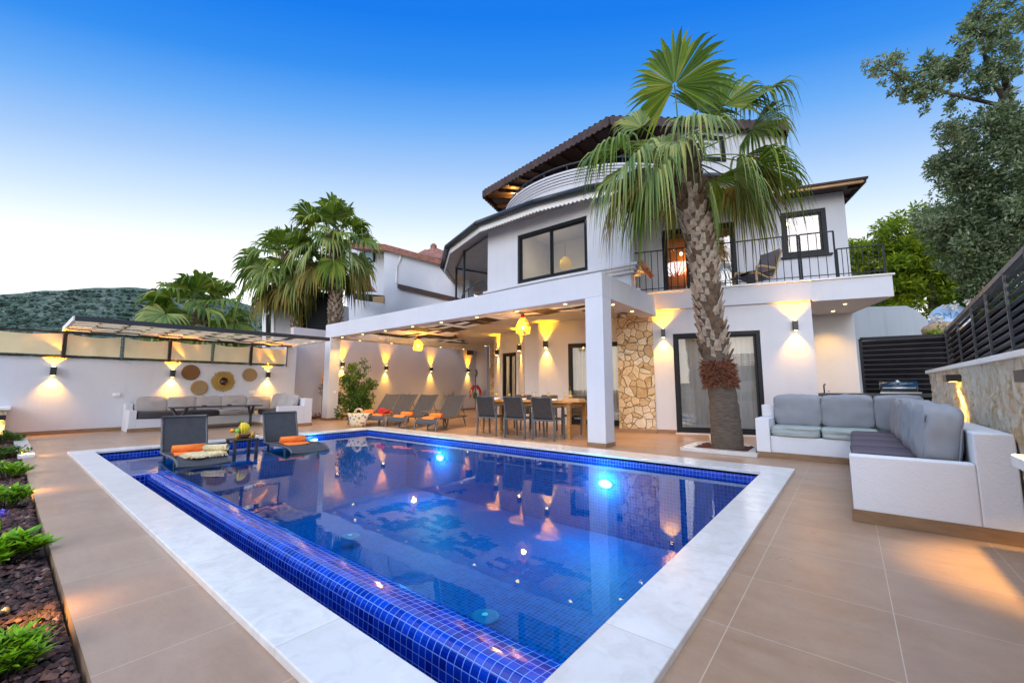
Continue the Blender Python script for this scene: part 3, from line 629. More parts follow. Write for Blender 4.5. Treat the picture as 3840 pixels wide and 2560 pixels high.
# --- balcony railing
mb = MB(); rz0, rz1 = 3.47, 4.42
rail = hs
def railing(A, B, nb, z0, z1, name='railing', posts=(0, 1), mat='anthracite_rail'):
    mb = MB(); A, B = V(A), V(B)
    mb.bar(A+V((0, 0, z1)), B+V((0, 0, z1)), .04, .02); mb.bar(A+V((0, 0, z0)), B+V((0, 0, z0)), .03, .014)
    for k in range(nb+1):
        p = A.lerp(B, k/nb); w = .014
        if k in (0, nb): w = .035
        mb.bar(p+V((0, 0, z0-.09)), p+V((0, 0, z1)), w)
    return mb.build(name, mat, hs)
railing(W(-1.25, .06), W(2.70, .06), 27, rz0, rz1); railing(W(2.74, .06), W(3.36, .06), 4, rz0, rz1)
a = gz(3178, 1034, 3.45); fr0 = gd(3175, 1036, (a-C0).dot(CF)*1.0)
q0, q1, q2 = W(3.42, .10), W(3.62, 1.5), W(4.15, 1.5)
railing(W(3.40, .08), W(4.20, .08), 9, rz0, 4.02, 'low_railing')
# --- upper wing wall
w2 = 1.9; up = 6.10
uw = [uof(2925, 800, w2), uof(3110, 950, w2)]; u0, zt = uw[0]; u1, zb = uw[1]
ud0 = uof(2480, 865, w2)[0]; ud1 = uof(2755, 835, w2)[0]
mb = MB()
wbox(mb, -2.2, ud0, w2, w2+.25, 3.34, up); wbox(mb, ud0, ud1, w2, w2+.25, 5.6, up); wbox(mb, ud1, u0, w2, w2+.25, 3.34, up); wbox(mb, u0, u1, w2, w2+.25, zt, up); wbox(mb, u0, u1, w2, w2+.25, 3.34, zb); wbox(mb, u1, 4.25, w2, w2+.25, 3.34, up)
wbox(mb, 4.0, 4.249, w2+.25, 6.5, 3.34, up); mb.build('upper_wall', 'white_plaster', hs)
slider(u0, u1, w2+.02, zb, zt, 1, True, curt=None, fw=.10)
mb = MB(); wbox(mb, u0-.06, u1+.06, w2-.07, w2-.001, zb-.05, zb); mb.build('window_sill', 'anthracite', hs)
pp = P0+DU*((u0+u1)/2-.2)+DN*(w2+1.0); point(hs, (pp.x, pp.y, zt-.3), 3, (1, .80, .55), .12)
slider(ud0, ud1, w2+.02, 3.36, 5.6, 3, True, curt=None, fw=.09)
mb = MB(); wbox(mb, ud0+.12, ud0+.75, w2+.55, w2+.60, 3.38, 5.5); mb.build('wooden_door', 'room_door', hs)
mb = MB(); wbox(mb, ud1-1.0, ud1-.12, w2+.22, w2+.26, 3.38, 4.5); mb.build('curtain', 'curtain', hs)
pp = P0+DU*(ud0+.7)+DN*(w2+.40); point(hs, (pp.x, pp.y, 4.6), 9, (1, .48, .10), .08)
for (px, py) in ((2554, 952), (2725, 1053)):
    u, z = uof(px, py, w2+.35); mb = MB(); p = W(u, w2+.35, z); mb.ball(p, .045, 8, 6); mb.build('interior_lamp', 'bulb_hot', hs)
u, z = uof(2945, 842, w2+.9); mb = MB(); mb.ball(W(u, w2+.9, z), (.07, .07, .04), 8, 6); mb.build('interior_lamp', 'bulb_hot', hs)
# stone pillar and lamp at the balcony's left end
mb = MB(); wbox(mb, -1.22, -.86, 1.45, 1.88, 3.34, up-.25); mb.build('stone_pillar', 'stone_cladding', hs)
# --- pine fascia roof of the wing
uR, zf1 = uof(3238, 673, 1.35); zf0 = uof(3100, 702, 1.35)[1]
mb = MB(); wbox(mb, 1.6, uR, 1.35, 1.41, zf0, zf1); mb.build('fascia_board', 'fascia_pine', hs)
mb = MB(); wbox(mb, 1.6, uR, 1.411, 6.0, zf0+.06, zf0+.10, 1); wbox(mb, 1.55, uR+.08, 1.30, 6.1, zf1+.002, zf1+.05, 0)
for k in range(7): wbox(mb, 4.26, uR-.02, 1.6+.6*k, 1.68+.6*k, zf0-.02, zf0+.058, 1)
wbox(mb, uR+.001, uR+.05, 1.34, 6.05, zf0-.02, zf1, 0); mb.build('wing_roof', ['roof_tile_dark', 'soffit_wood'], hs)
# --- middle block (M): wall parallel to the pool, window
YM = 9.3
mx0 = gY(1829, 1000, YM).x; mx1 = gY(2362, 900, YM).x
wa, wb, wc, wd = gY(1937, 881, YM), gY(2199, 812, YM), gY(1944, 1062, YM), gY(2205, 1016, YM)
wx0, wx1, wz0, wz1 = (wa.x+wc.x)/2, (wb.x+wd.x)/2, (wc.z+wd.z)/2, (wa.z+wb.z)/2
mb = MB(); T_ = 6.02
mb.box(mx0, wx0, YM, YM+.25, 3.4, T_); mb.box(wx0, wx1, YM, YM+.25, 3.4, wz0); mb.box(wx0, wx1, YM, YM+.25, wz1, T_); mb.box(wx1, mx1, YM, YM+.25, 3.4, T_)
e = W(-1.75, 1.9); mb.prism([(mx1-.25, YM+.25), (mx1, YM+.25), (e[0], e[1]), (e[0]-.25, e[1])], 3.4, T_)
mb.box(mx0, mx0+.25, YM+.25, YM+4, 3.4, T_); mb.build('middle_wall', 'white_plaster', hs)
f_, T2 = slider(wx0-mx0, wx1-mx0, .03, wz0, wz1, 2, True, A=((mx0, YM), (mx1, YM)), curt=None, fw=.085)
pc = gY(2120, 985, YM+.9)
mb = MB(); mb.lathe([(.0, .17), (.06, .165), (.15, .08), (.17, -.02), (.16, -.13), (.10, -.16)], pc, 18); mb.build('interior_pendant', 'rattan_shade', f_)
mb = MB(); mb.ball(pc, .055, 8, 6); mb.build('interior_bulb', 'bulb_dim', f_); mb = MB(); mb.tube([pc+V((0, 0, .17)), pc+V((0, 0, .62))], .008, 5); mb.build('pendant_cord', 'lamp_black', f_)
point(hs, (pc.x-.25, pc.y-.25, pc.z+.25), 3, (1, .80, .55), .15); point(hs, (pc.x-.75, pc.y+.1, pc.z+.35), 4, (1, .82, .62), .3)
mb = MB(); mb.lathe([(.36, 0), (.30, .02), (.05, .03)], (gY(1960, 975, YM+1.6).x, YM+1.9, gY(1960, 975, YM+1.6).z), 24, axis=(0, -1, 0)); mb.build('wall_plate', 'drain_teal', f_)
# stepped cornice below the window
mb = MB()
for k, (o, z0, z1) in enumerate(((.10, 3.78, 3.86), (.17, 3.86, 3.93), (.24, 3.93, 3.99))):
    pts = [(mx0-.02, YM), (mx0-.02, YM-o*.8)]
    for q in range(1, 12): f = q/12; pts.append((mx0+(mx1-mx0)*f, YM-o*.8-.10*sin(pi*f)))
    pts += [(mx1+o, YM-o*.8), (mx1+o, YM+.4), (mx1, YM+.4), (mx1, YM)]
    mb.prism(list(reversed(pts))[::-1], z0, z1)
mb.build('cornice', 'white_plaster', hs)
mb = MB()
for k in range(4): mb.tube([(mx1+.27, YM-.18+.13*k, 3.99-.05*k), (mx1+.42, YM-.10+.13*k, 3.83-.05*k)], .06, 8)
mb.build('cornice_tiles', 'terracotta', hs)
# --- round terrace slab with soffit, ground-floor walls under it
OC = V((-6.6, 15.4)); RD = 6.83
def arc(c, r, a0, a1, n): return [(c[0]+r*cos(radians(a0+(a1-a0)*i/n)), c[1]+r*sin(radians(a0+(a1-a0)*i/n))) for i in range(n+1)]
ring = arc(OC, RD, 165, 296, 40); ring2 = [W(-.9, .0)[:2], (-3.4, 12.5), (-7, 17), (-12, 18)]
mb = MB(); n = len(ring)
for (r, z0, z1) in ((RD, 3.06, 3.40),):
    mb.prism(ring+ring2, 3.06, 3.40)
sl = mb.build('terrace_slab', 'white_plaster', hs, bevel=.05, seg=3)
gw = [(-3.6, 11.22), (-7.3, 10.3), (-7.45, 10.52), (-8.0, 10.52), (-8.95, 11.40), (-9.9, 11.55), (-10.86, 12.26), (-12.3, 13.95), (-12.75, 14.10), (-12.95, 14.45)]
mb = MB(); doors = {0: (.33, .755, 2.36), 4: (.12, .90, 2.32)}
def wallseg(mb, a, b, z0, z1, th=.2):
    a, b = V(a+(0,)), V(b+(0,)); d = (b-a).normalized(); nn = V((d.y, -d.x, 0))
    mb.prism([tuple(b)[:2], tuple(a)[:2], tuple(a+nn*-th)[:2], tuple(b+nn*-th)[:2]] if False else [tuple(a)[:2], tuple(b)[:2], tuple(b+nn*th)[:2], tuple(a+nn*th)[:2]][::-1], z0, z1)
skirtm = MB()
for i in range(len(gw)-1):
    a, b = gw[i], gw[i+1]
    if i == 7: continue
    if i in doors:
        f0, f1, zz = doors[i]; L = lambda f: (a[0]+(b[0]-a[0])*f, a[1]+(b[1]-a[1])*f)
        wallseg(mb, a, L(f0), -.1, 3.055); wallseg(mb, L(f0), L(f1), zz, 3.055); wallseg(mb, L(f1), b, -.1, 3.055)
        slider(0, hypot(L(f0)[0]-L(f1)[0], L(f0)[1]-L(f1)[1]), .02, .035, zz, 2, True, A=(L(f1), L(f0)), fw=.08)
        m_ = ((L(.5)[0]), (L(.5)[1])); point(hs, (m_[0]-.1, m_[1]+1.2, 1.9), 9, (1, .72, .42), .1)
    else: wallseg(mb, a, b, -.1, 3.055)
mb.build('patio_wall', 'white_plaster', hs)
mb = MB(); wallseg(mb, gw[7], gw[8], -.05, 3.055); mb.build('stone_pillar', 'stone_cladding', hs)
mb = MB(); mb.box(-14.2, -12.9, 16.6, 16.8, 0, 3.055); mb.build('passage_wall', 'grey_plaster', hs)
mb = MB(); mb.box(-13.62, -13.1, 16.5, 16.56, .02, 2.3); mb.build('passage_door', 'white_plain', hs)
for p_, nm in ((gp(1764, 1318, (-14.3, 14.6), (1, 0)), 'speaker_box'), (gp(1819, 1320, (-13.2, 15.4), (0, 1)), 'cooling_unit')):
    mb = MB(); s_ = .14 if nm == 'speaker_box' else .2; mb.box(p_.x-s_, p_.x+s_, p_.y-.1, p_.y+.1, p_.z-s_*1.2, p_.z+s_*1.2); mb.build(nm, 'lamp_black', hs, bevel=.01)
# --- terrace posts and rail at the left end
tp = [gp(1711, 1060, (OC.x, OC.y), (0, 1)), ]
for (px, top) in ((1711, 999), (1740, 934)):
    a_ = gz(px, 1126 if px == 1711 else 1122, 3.9) 
    mb = MB(); d_ = ray(px, 1060); 
    # intersect the viewing column with a circle just inside the slab rim
    best = min((C0+d_*(k*.05) for k in range(160, 480)), key=lambda p: abs(hypot(p.x-OC.x, p.y-OC.y)-(RD-(.0 if px == 1711 else .3))))
    mb.bar((best.x, best.y, 3.4), (best.x, best.y, 5.95), .06); mb.build('terrace_post', 'gutter_grey', hs)
    tp.append(best)
mb = MB(); ra = arc(OC, RD-.3, 168, 252, 24)
mb.tube([(x, y, 4.38) for x, y in ra], .022, 6); mb.tube([(x, y, 4.02) for x, y in ra], .012, 5)
for x, y in ra[::3]: mb.bar((x, y, 3.4), (x, y, 4.38), .025)
mb.build('terrace_railing', 'gutter_grey', hs)
mb = MB(); mb.tube([(mx0+.1, YM+.05, 5.88), (tp[2].x, tp[2].y, 5.88), (tp[1].x, tp[1].y, 5.88), (tp[1].x+.9, tp[1].y+2.6, 5.88), (-9.0, 17.5, 5.88)], .035, 5); mb.build('soffit_beam', 'gutter_grey', hs)
# --- eave above the terrace: soffit, scalloped fascia, gutter, tiled slope
ev = [(-.83, 11.68), (-1.64, 10.56), (-3.1, 9.35), (-4.66, 8.78), (-6.2, 8.58), (-8.39, 8.66), (-10.67, 9.5), (-12.63, 11.0), (-14.05, 12.95), (-14.6, 15.2), (-14.0, 18.0), (-11, 20.5)]
ZE = 6.0
def inset(pts, d):
    o = []
    for i, p in enumerate(pts):
        a = V(pts[max(0, i-1)]); b = V(pts[min(len(pts)-1, i+1)]); t_ = (b-a).normalized(); nn = V((t_.y, -t_.x)) 
        c = V(p)+nn*d; o.append((c.x, c.y))
    return o
inn = inset(ev, .10); inn2 = inset(ev, .16)
mb = MB()
mb.prism(inset(ev, .14)+[(-5, 20), (-1, 15)], 5.965, 5.995); mb.build('eave_soffit', 'soffit_grey', hs)
mb = MB()
for i in range(len(ev)-1): mb.tube([(ev[i][0], ev[i][1], ZE), (ev[i+1][0], ev[i+1][1], ZE)], .085, 10)
mb.build('gutter', 'gutter_grey', hs)
mb = MB(); 
for i in range(len(inn)-1):
    a, b = V(inn[i]), V(inn[i+1]); L = (b-a).length; ns = max(2, int(L/.11)); d = (b-a)/ns; nn = V((d.y, -d.x)).normalized()*.025
    for k in range(ns):
        p0 = a+d*k; vs = []; prof_ = [(0, 5.80), (.25, 5.765), (.5, 5.75), (.75, 5.765), (1, 5.80), (1, 5.96), (0, 5.96)]
        for off in (V((0, 0)), nn): vs += [((p0+d*f+off).x, (p0+d*f+off).y, z) for f, z in prof_]
        mb.add(vs, [tuple(range(7))[::-1], tuple(range(7, 14))]+[(j, (j+1) % 7, 7+(j+1) % 7, 7+j) for j in range(7)])
mb.build('scalloped_fascia', 'white_gloss', hs)
top = inset(ev, 1.5); lo = inset(ev, -.02)
mb = MB(); nn_ = len(ev)
mb.add([(x, y, ZE+.02) for x, y in lo]+[(x, y, ZE+.30) for x, y in top], [(i, i+1, nn_+i+1, nn_+i) for i in range(nn_-1)])
for i in range(nn_-1):
    a, b = V(lo[i]), V(lo[i+1]); c, d = V(top[i]), V(top[i+1]); ns = max(2, int((b-a).length/.2))
    for k in range(ns+1):
        f = k/ns; p, q = a.lerp(b, f), c.lerp(d, f); mb.tube([(p.x, p.y, ZE+.03), (q.x, q.y, ZE+.31)], .05, 6)
mb.build('lower_roof', 'roof_tile', hs)
mb = MB(); mb.tube([(ev[0][0]-.05, ev[0][1]+.1, 6.12), (ev[0][0]+.25, ev[0][1]-.55, 5.72)], .10, 9); mb.build('ridge_end_tile', 'roof_tile_dark', hs)
mb = MB(); a_ = W(1.0, .35, 5.9); b_ = W(2.2, .5, 5.88); c_ = W(2.75, 1.3, 5.80); mb.bar(a_, b_, .09, .06); mb.bar(b_, c_, .09, .06); mb.build('soffit_bracket', 'gutter_grey', hs)
# --- round parapet of the top terrace
PC = V((-6.2, 12.6)); PR = 3.25
pa = arc(PC, PR, 150, 330, 48)
mb = MB(); n = len(pa)
def ringwall(mb, c, r0, r1, z0, z1, a0, a1, n=48):
    A, B = arc(c, r0, a0, a1, n), arc(c, r1, a0, a1, n); m = n+1
    vs = [(x, y, z0) for x, y in A]+[(x, y, z1) for x, y in A]+[(x, y, z1) for x, y in B]+[(x, y, z0) for x, y in B]
    fs = []
    for i in range(n): fs += [(i, i+1, m+i+1, m+i), (m+i, m+i+1, 2*m+i+1, 2*m+i), (2*m+i, 2*m+i+1, 3*m+i+1, 3*m+i)]
    mb.add(vs, fs, 0, False)
ringwall(mb, PC, PR, PR-.2, 6.1, 6.74, 140, 335)
for k in range(5): ringwall(mb, PC, PR+.02+.022*k, PR-.2, 6.64+.073*k, 6.64+.073*k+.060, 140, 335)
ringwall(mb, PC, PR+.012, PR-.19, 6.74, 6.98, 140, 335); mb.build('top_parapet', 'white_plaster', hs)
mb = MB(); mb.tube([(x, y, 7.24) for x, y in arc(PC, PR-.05, 150, 325, 40)], .025, 6)
for x, y in arc(PC, PR-.05, 158, 320, 12): mb.tube([(x, y, 6.98), (x, y, 7.24)], .018, 6)
mb.build('top_railing', 'gutter_grey', hs)
# --- top storey walls and roof
mb = MB(); tw = [(-9.0, 12.9), (-6.6, 12.0), (-3.5, 11.6), (-2.75, 11.75)]
wallseg(mb, (-2.72, 11.60), (-9.15, 11.60), 6.1, 8.3); wallseg(mb, (-9.15, 11.60), (-9.5, 17), 6.1, 8.3)
tr0 = (-2.9, 11.6); tr1 = (-.95, 13.55)
wallseg(mb, tr1, tr0, 6.1, 8.42); wallseg(mb, (-1.0, 17), tr1, 6.1, 8.42); mb.build('top_wall', 'white_plaster', hs)
mb = MB()
for k in range(3):
    a, b = V(tr0+(0,)), V(tr1+(0,)); d = (b-a).normalized(); nn = V((d.y, -d.x, 0)); z = 6.86+.075*k
    mb.prism([tuple(a+nn*.001)[:2], tuple(a+nn*.03)[:2], tuple(b+nn*.03)[:2], tuple(b+nn*.001)[:2]], z, z+.03)
mb.build('moulding', 'white_plain', hs)
slider(.1, .95, -.03, 7.35, 8.1, 1, False, A=(tr0, tr1), curt=None, fw=.1)
mb = MB(); 
d = (V((-9.15, 11.60))-V((-2.72, 11.60))); a = V((-2.72, 11.60)); L_ = lambda f, o: (a+d*f+V((d.y, -d.x)).normalized()*-o)
for (f0, f1) in ((.16, .42), (.47, .89)):
    p, q = L_(f0, .03), L_(f1, .03); mb.bar((p.x, p.y, 7.35), (q.x, q.y, 7.35), .04, 1.7)
mb.build('terrace_glazing', 'louver_black', hs)
pl = gY(1938, 738, 11.46); mb = MB(); mb.ball(pl, .08, 10, 7); mb.build('terrace_lamp', 'bulb_warm', hs); point(hs, (pl.x-.08, pl.y-.1, pl.z+.05), 30, (1, .55, .12), .06)
p2 = gY(2303, 530, 11.3); mb = MB(); mb.ball(p2, .05, 8, 6); mb.build('terrace_lamp', 'bulb_warm', hs)
rf = [(-.83, 13.30), (-4.6, 9.95), (-10.25, 10.92), (-10.75, 12.65), (-10.2, 18), (-2, 19)]; ZR = 8.42
mb = MB(); rc = V((-6, 14.5)); m = len(rf)
ri = [tuple(V(p).lerp(rc, .02)) for p in rf]
mb.add([(x, y, ZR-.13) for x, y in ri]+[(x, y, ZR+.02) for x, y in rf]+[(rc.x, rc.y, 10.0)], [(i, m+i, m+(i+1) % m, (i+1) % m) for i in range(m)]+[(m+i, m+m, m+(i+1) % m) for i in range(m)])
mb.build('main_roof', 'roof_tile_dark', hs)
mb = MB()
for i in range(m):       # tiled verge band with a scalloped lower edge
    a, b = V(rf[i]), V(rf[(i+1) % m]); ns = max(2, int((b-a).length/.19)); d = (b-a)/ns; nn = V((d.y, -d.x)).normalized(); nn = nn if nn.dot(a-rc) > 0 else -nn
    for k in range(ns):
        p0 = a+d*k; vs = []; pf = [(0, ZR-.15), (.2, ZR-.19), (.5, ZR-.21), (.8, ZR-.19), (1, ZR-.15), (1, ZR+.06), (0, ZR+.06)]
        for off in (nn*0, nn*.05): vs += [((p0+d*f+off).x, (p0+d*f+off).y, z) for f, z in pf]
        mb.add(vs, [tuple(range(7))[::-1], tuple(range(7, 14))]+[(j, (j+1) % 7, 7+(j+1) % 7, 7+j) for j in range(7)])
        p = p0+d*.5; q = p.lerp(rc, .3); mb.tube([(p.x, p.y, ZR+.05), (q.x, q.y, ZR+.52)], .075, 6)
mb.build('verge_tiles', 'roof_tile_dark', hs)
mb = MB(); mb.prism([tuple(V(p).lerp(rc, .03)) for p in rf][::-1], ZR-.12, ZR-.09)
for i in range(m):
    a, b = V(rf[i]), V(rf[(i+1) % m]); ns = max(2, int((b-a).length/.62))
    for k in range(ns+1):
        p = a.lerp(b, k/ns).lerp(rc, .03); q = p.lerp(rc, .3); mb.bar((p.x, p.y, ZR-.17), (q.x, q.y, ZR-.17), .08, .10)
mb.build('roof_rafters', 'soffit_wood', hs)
# ================================================================== PERGOLA
pg = thing('pergola', 'white square-beam patio pergola with two columns and woven slat roof', 'pergola', (-8.5, 7, 0))
PB, PT = 2.735, 3.19
mb = MB(); mb.box(-13.72, -3.40, 6.83, 7.19, PB, PT); mb.box(-3.76, -3.40, 7.19, 9.62, PB, PT)
mb.prism([(-13.72, 7.19), (-13.30, 7.19), (-12.62, 13.6), (-13.05, 13.6)], PB, PT-.10); mb.build('beam', 'white_plaster', pg, bevel=.008)
for x0 in (-3.76, -13.72):
    mb = MB(); mb.box(x0, x0+.36, 6.832, 7.188, -.01, PB+.001); c = mb.build('column', 'rough_plaster', pg, bevel=.006)
    mb = MB(); mb.box(x0-.012, x0+.372, 6.82, 7.20, .001, .075); mb.build('skirting', 'skirting_tile', c)
mb = MB(); p = gX(1254, 1469, -13.36); mb.box(-13.355, -13.335, p.y-.04, p.y+.04, p.z-.04, p.z+.04); mb.build('switch_plate', 'white_gloss', pg)
mb = MB(); md = MB(); mr = MB(); r2 = random.Random(3)
inside = lambda x, y: hypot(x-OC.x, y-OC.y) < RD-.15
for k in range(19):
    x = -13.0+.5*k; y = 7.2
    while y < 12.4 and not inside(x, y+.2): y += .2
    if y > 7.5: mr.box(x-.03, x+.03, 7.2, y, 2.98, 3.06)
    for j in range(24):
        x0 = x+.03; y0 = 7.24+.22*j
        if inside(x0+.25, y0+.11) or x0 < -13.3+.0*y0 or x0+.5 < -13.25+.105*(y0-7.2): continue
        q = (j*2+k*3+(j//3)) % 5; dz = .012*(1 if k % 2 else -1); (mb if q in (0, 2) or (q == 4 and k % 2) else md).add([(x0, y0, 2.95+dz), (x0+.47, y0, 2.95-dz), (x0+.47, y0+.215, 2.95-dz), (x0, y0+.215, 2.95+dz)], [(3, 2, 1, 0)])
mb.build('woven_cloth', 'awning_cloth', pg); md.build('dark_cloth', 'cloth_dark', pg); mr.build('rafter', 'frame_brown', pg)
dls = [gz(1200+.5442*a, 1000+.5442*b, PB) for a, b in ((160, 484), (300, 463), (457, 440), (637, 411), (838, 382), (1077, 344), (1350, 301), (1677, 250))]
dls = [V((p.x, 7.0, PB)) for p in dls]+[V((-3.58, 7.66, PB)), V((-3.58, 8.61, PB))]+[V((-13.35, 7.9, PB)), V((-13.2, 9.1, PB)), V((-12.95, 11.3, PB)), V((-12.84, 12.5, PB))]
def downlight(par, p, w=5, light=True):
    mb = MB(); mb.lathe([(.052, 0), (.052, -.006), (.036, -.010)], (p.x, p.y, p.z-.0005), 16); r = mb.build('downlight', 'white_gloss', par)
    mb = MB(); mb.lathe([(.034, -.0112), (.034, -.0125)], (p.x, p.y, p.z), 12); mb.build('lens', 'lamp_lens', r)
    if light: spot(par, (p.x, p.y, p.z-.03), (0, 0, -1), w, (1, .53, .10), 110, .8)
for i, p in enumerate(dls): downlight(pg, p, 38, True)
for (px, py) in ((3169, 1138), (3124, 1165)): downlight(hs, gz(px, py, 2.899), 40)

# ------------------------------------------------------------------ wall lamps
def sconce(p, n, label, h=.15, w=.085, up=26, dn=26, ua=62, da=64, group='up and down wall lamps'):
    n = V((n[0], n[1], 0)).normalized(); s = V((-n.y, n.x, 0)); c = V(p)+n*.075
    t = thing('wall_lamp', label, 'wall lamp', tuple(V(p)), 0, group)
    mb = MB(); mb.bar(c-V((0, 0, h/2)), c+V((0, 0, h/2)), w, w, up=tuple(n)); mb.build('housing', 'lamp_black', t, bevel=.003)
    mb = MB(); q = V(p)+n*.018; mb.bar(q-V((0, 0, .03)), q+V((0, 0, .03)), .05, .036, up=tuple(n)); mb.build('bracket', 'lamp_black', t)
    for s_, nm in ((1, 'lens'), (-1, 'lens')):
        mb = MB(); z = s_*(h/2+.002); mb.lathe([(w*.34, min(z, z+.002*s_)), (w*.34, max(z, z+.002*s_))], c, 12); mb.build(nm, 'bulb_hot', t)
    if up: spot(t, c+V((0, 0, h/2+.015)), (-n.x*.13, -n.y*.13, 1), up*3.0, (1, .37, .0), ua+22, 1.0, .012)
    if dn: spot(t, c-V((0, 0, h/2+.015)), (-n.x*.13, -n.y*.13, -1), dn*1.9, (1, .47, .05), da+14, 1.0, .012)
LB = ('black up-down lamp on the white garden wall, alone left of the bench', 'black up-down lamp on the garden wall beside the dark woven plate', 'black up-down lamp on the garden wall right of the tan woven plate')
for (px, py), l in zip(((199, 1391), (645, 1400), (1002, 1405)), LB): sconce(gX(px, py, WL), (1, 0), l, .19, .10, 34, 22, 76, 78)
LB = ('black up-down lamp on the boundary wall half hidden by the leafy shrub', 'black up-down lamp on the boundary wall just right of the leafy shrub', 'black up-down lamp in the middle of the bare boundary wall', 'black up-down lamp on the boundary wall next to the dartboard')
for (px, py), l in zip(((1281, 1366), (1445, 1380), (1614, 1384), (1753, 1388)), LB): sconce(gX(px, py, -14.5), (1, 0), l, .17, .11, 34, 34, 46, 52)
def segn(a, b): d = V(b)-V(a); return (d.y, -d.x) if V((d.y, -d.x)).dot(V((0, 0))-V(a)) > 0 else (-d.y, d.x)
for (px, py, i, l) in ((1869, 1321, 5, 'black patio wall lamp beside the narrow inner stone pillar'), (1954, 1304, 3, 'black patio wall lamp right of the narrow glass door'), (2049, 1291, 0, 'black patio wall lamp left of the wide glass door')):
    n = segn(gw[i], gw[i+1]); sconce(gp(px, py, gw[i], n), n, l, .20, .12, 34, 34, 62, 56)
n = segn(gw[0], gw[1]); q = V(gw[0]).lerp(V(gw[1]), .10); sconce((q.x, q.y, 2.35), n, 'black patio wall lamp tucked behind the thick stone pillar', .2, .12, 34, 34, 62, 56)
nW = (-DN.x, -DN.y)
for (px, py, l) in ((2487, 1250, 'black lamp on the villa wall between stone pillar and glass door'), (2979, 1222, 'black lamp on the villa wall above the corner sofa')):
    A = P0; sconce(gp(px, py, (A.x, A.y), nW), nW, l, .20, .09, 26, 30, 84, 74)

# ------------------------------------------------------------------ pendants
def pendant(c, s, label):
    c = V(c); t = thing('pendant_lamp', label, 'pendant lamp', tuple(c), 0, 'rattan pendants under the pergola')
    mb = MB(); n = 11
    prof = [(.035, .24), (.06, .20), (.12, .12), (.165, .02), (.165, -.07), (.14, -.14)]
    for k in range(n):
        a = 2*pi*k/n; mb.tube([(c.x+r*s*cos(a), c.y+r*s*sin(a), c.z+z*s) for r, z in prof], .006*s+.002, 5)
    for r, z in ((.12, .12), (.15, .06), (.168, 0), (.167, -.05), (.155, -.10), (.14, -.14)):
        mb.tube([(c.x+r*s*cos(2*pi*k/24), c.y+r*s*sin(2*pi*k/24), c.z+z*s) for k in range(25)], .005*s+.002, 5, cap=False)
    mb.build('shade', 'rattan_shade', t)
    mb = MB(); mb.lathe([(.02, .20), (.045, .22), (.05, .30), (.035, .33)], c, 12) if s > .99 else mb.lathe([(.02*s, .20*s), (.045*s, .22*s), (.05*s, .30*s), (.035*s, .33*s)], c, 12); mb.build('cap', 'parrot_red', t)
    mb = MB(); mb.ball(c+V((0, 0, .0)), (.032, .032, .05), 8, 6); mb.build('bulb', 'bulb_warm', t)
    mb = MB(); mb.tube([c+V((0, 0, .3*s)), (c.x, c.y, 2.94)], .006, 5); mb.build('cord', 'lamp_black', t)
    point(t, c+V((0, 0, 0)), 170, (1, .47, .06), .045)
pendant(gY(1961, 1228, 7.9), 1.05, 'glowing rattan pendant lamp hanging above the dining table')
pendant(gY(1568, 1297, 9.0), 1.05, 'glowing rattan pendant lamp hanging above the deck loungers')

# ================================================================== LEFT LOUNGE
t = thing('privacy_screen', 'beige fabric privacy screen in a brown frame along the garden wall top', 'screen', (WL, 2.8, 1.75))
mb = MB(); mb.bar((WL+.03, -.6, 1.775), (WL+.03, 5.80, 1.80), .035); mb.bar((WL+.03, -.6, 2.33), (WL+.03, 5.83, 2.40), .035); mb.build('rail', 'frame_brown', t)
ys = [.86, 1.86, 2.80, 3.78, 4.76, 5.80]
for k, y in enumerate(ys): mb = MB(); mb.bar((WL+.05, y, 1.74), (WL+.05, y, 2.40), .06 if k in (0, 2, 4) else .03); mb.build('post', 'frame_brown' if k in (0, 2, 4) else 'frame_grey', t)
yy = [-.58]+ys
for k in range(6):
    mb = MB(); y0, y1 = yy[k]+.04, yy[k+1]-.04; n = 14; vs = []; fs = []
    for i in range(n+1):
        for j in range(5):
            y = y0+(y1-y0)*i/n; z = 1.82+(.50)*j/4+(.05*sin(pi*i/n)*-1 if j == 4 else 0); vs.append((WL+.02+.025*sin(i*.9+j*.7+k), y, z))
    for i in range(n):
        for j in range(4): fs.append((i*5+j, (i+1)*5+j, (i+1)*5+j+1, i*5+j+1))
    mb.add(vs, fs, 0, True); mb.build('fabric_panel', 'screen_cloth', t)
t = thing('awning_roof', 'flat steel-framed awning with woven beige cloth over the left bench', 'awning', (-13.2, 3.4, 2.4))
c00, c01, c10, c11 = V((WL+.06, .82, 2.42)), V((WL+.06, 5.95, 2.44)), V((-12.2, .84, 2.47)), V((-12.2, 6.20, 2.53))
mb = MB(); mb.bar(c10, c11, .06, .10); mb.bar(c00, c01, .06, .08); mb.build('frame', 'gutter_grey', t)
mb = MB(); mb.bar(c00, c10, .05, .10); mb.bar(c01, c11, .05, .10); mb.build('end_bar', 'white_plain', t)
mb = MB()
for k in range(1, 6): f = k/6; mb.bar(c00.lerp(c01, f), c10.lerp(c11, f), .045, .05)
mb.build('crossbar', 'frame_brown', t)
mb = MB()
for k in range(12):
    for j in range(9):
        if (k*5+j*3) % 11 == 0 and 0 < j < 8: continue
        f0, f1, g0, g1 = k/12, (k+1)/12, j/9, (j+1)/9
        P = lambda f, g: c00.lerp(c01, f).lerp(c10.lerp(c11, f), g)+V((0, 0, .032*(1 if (k+j) % 2 else -1)))
        mb.quad(P(f0, g0), P(f0, g1), P(f1, g1), P(f1, g0))
mb.build('woven_cloth', 'awning_cloth', t)
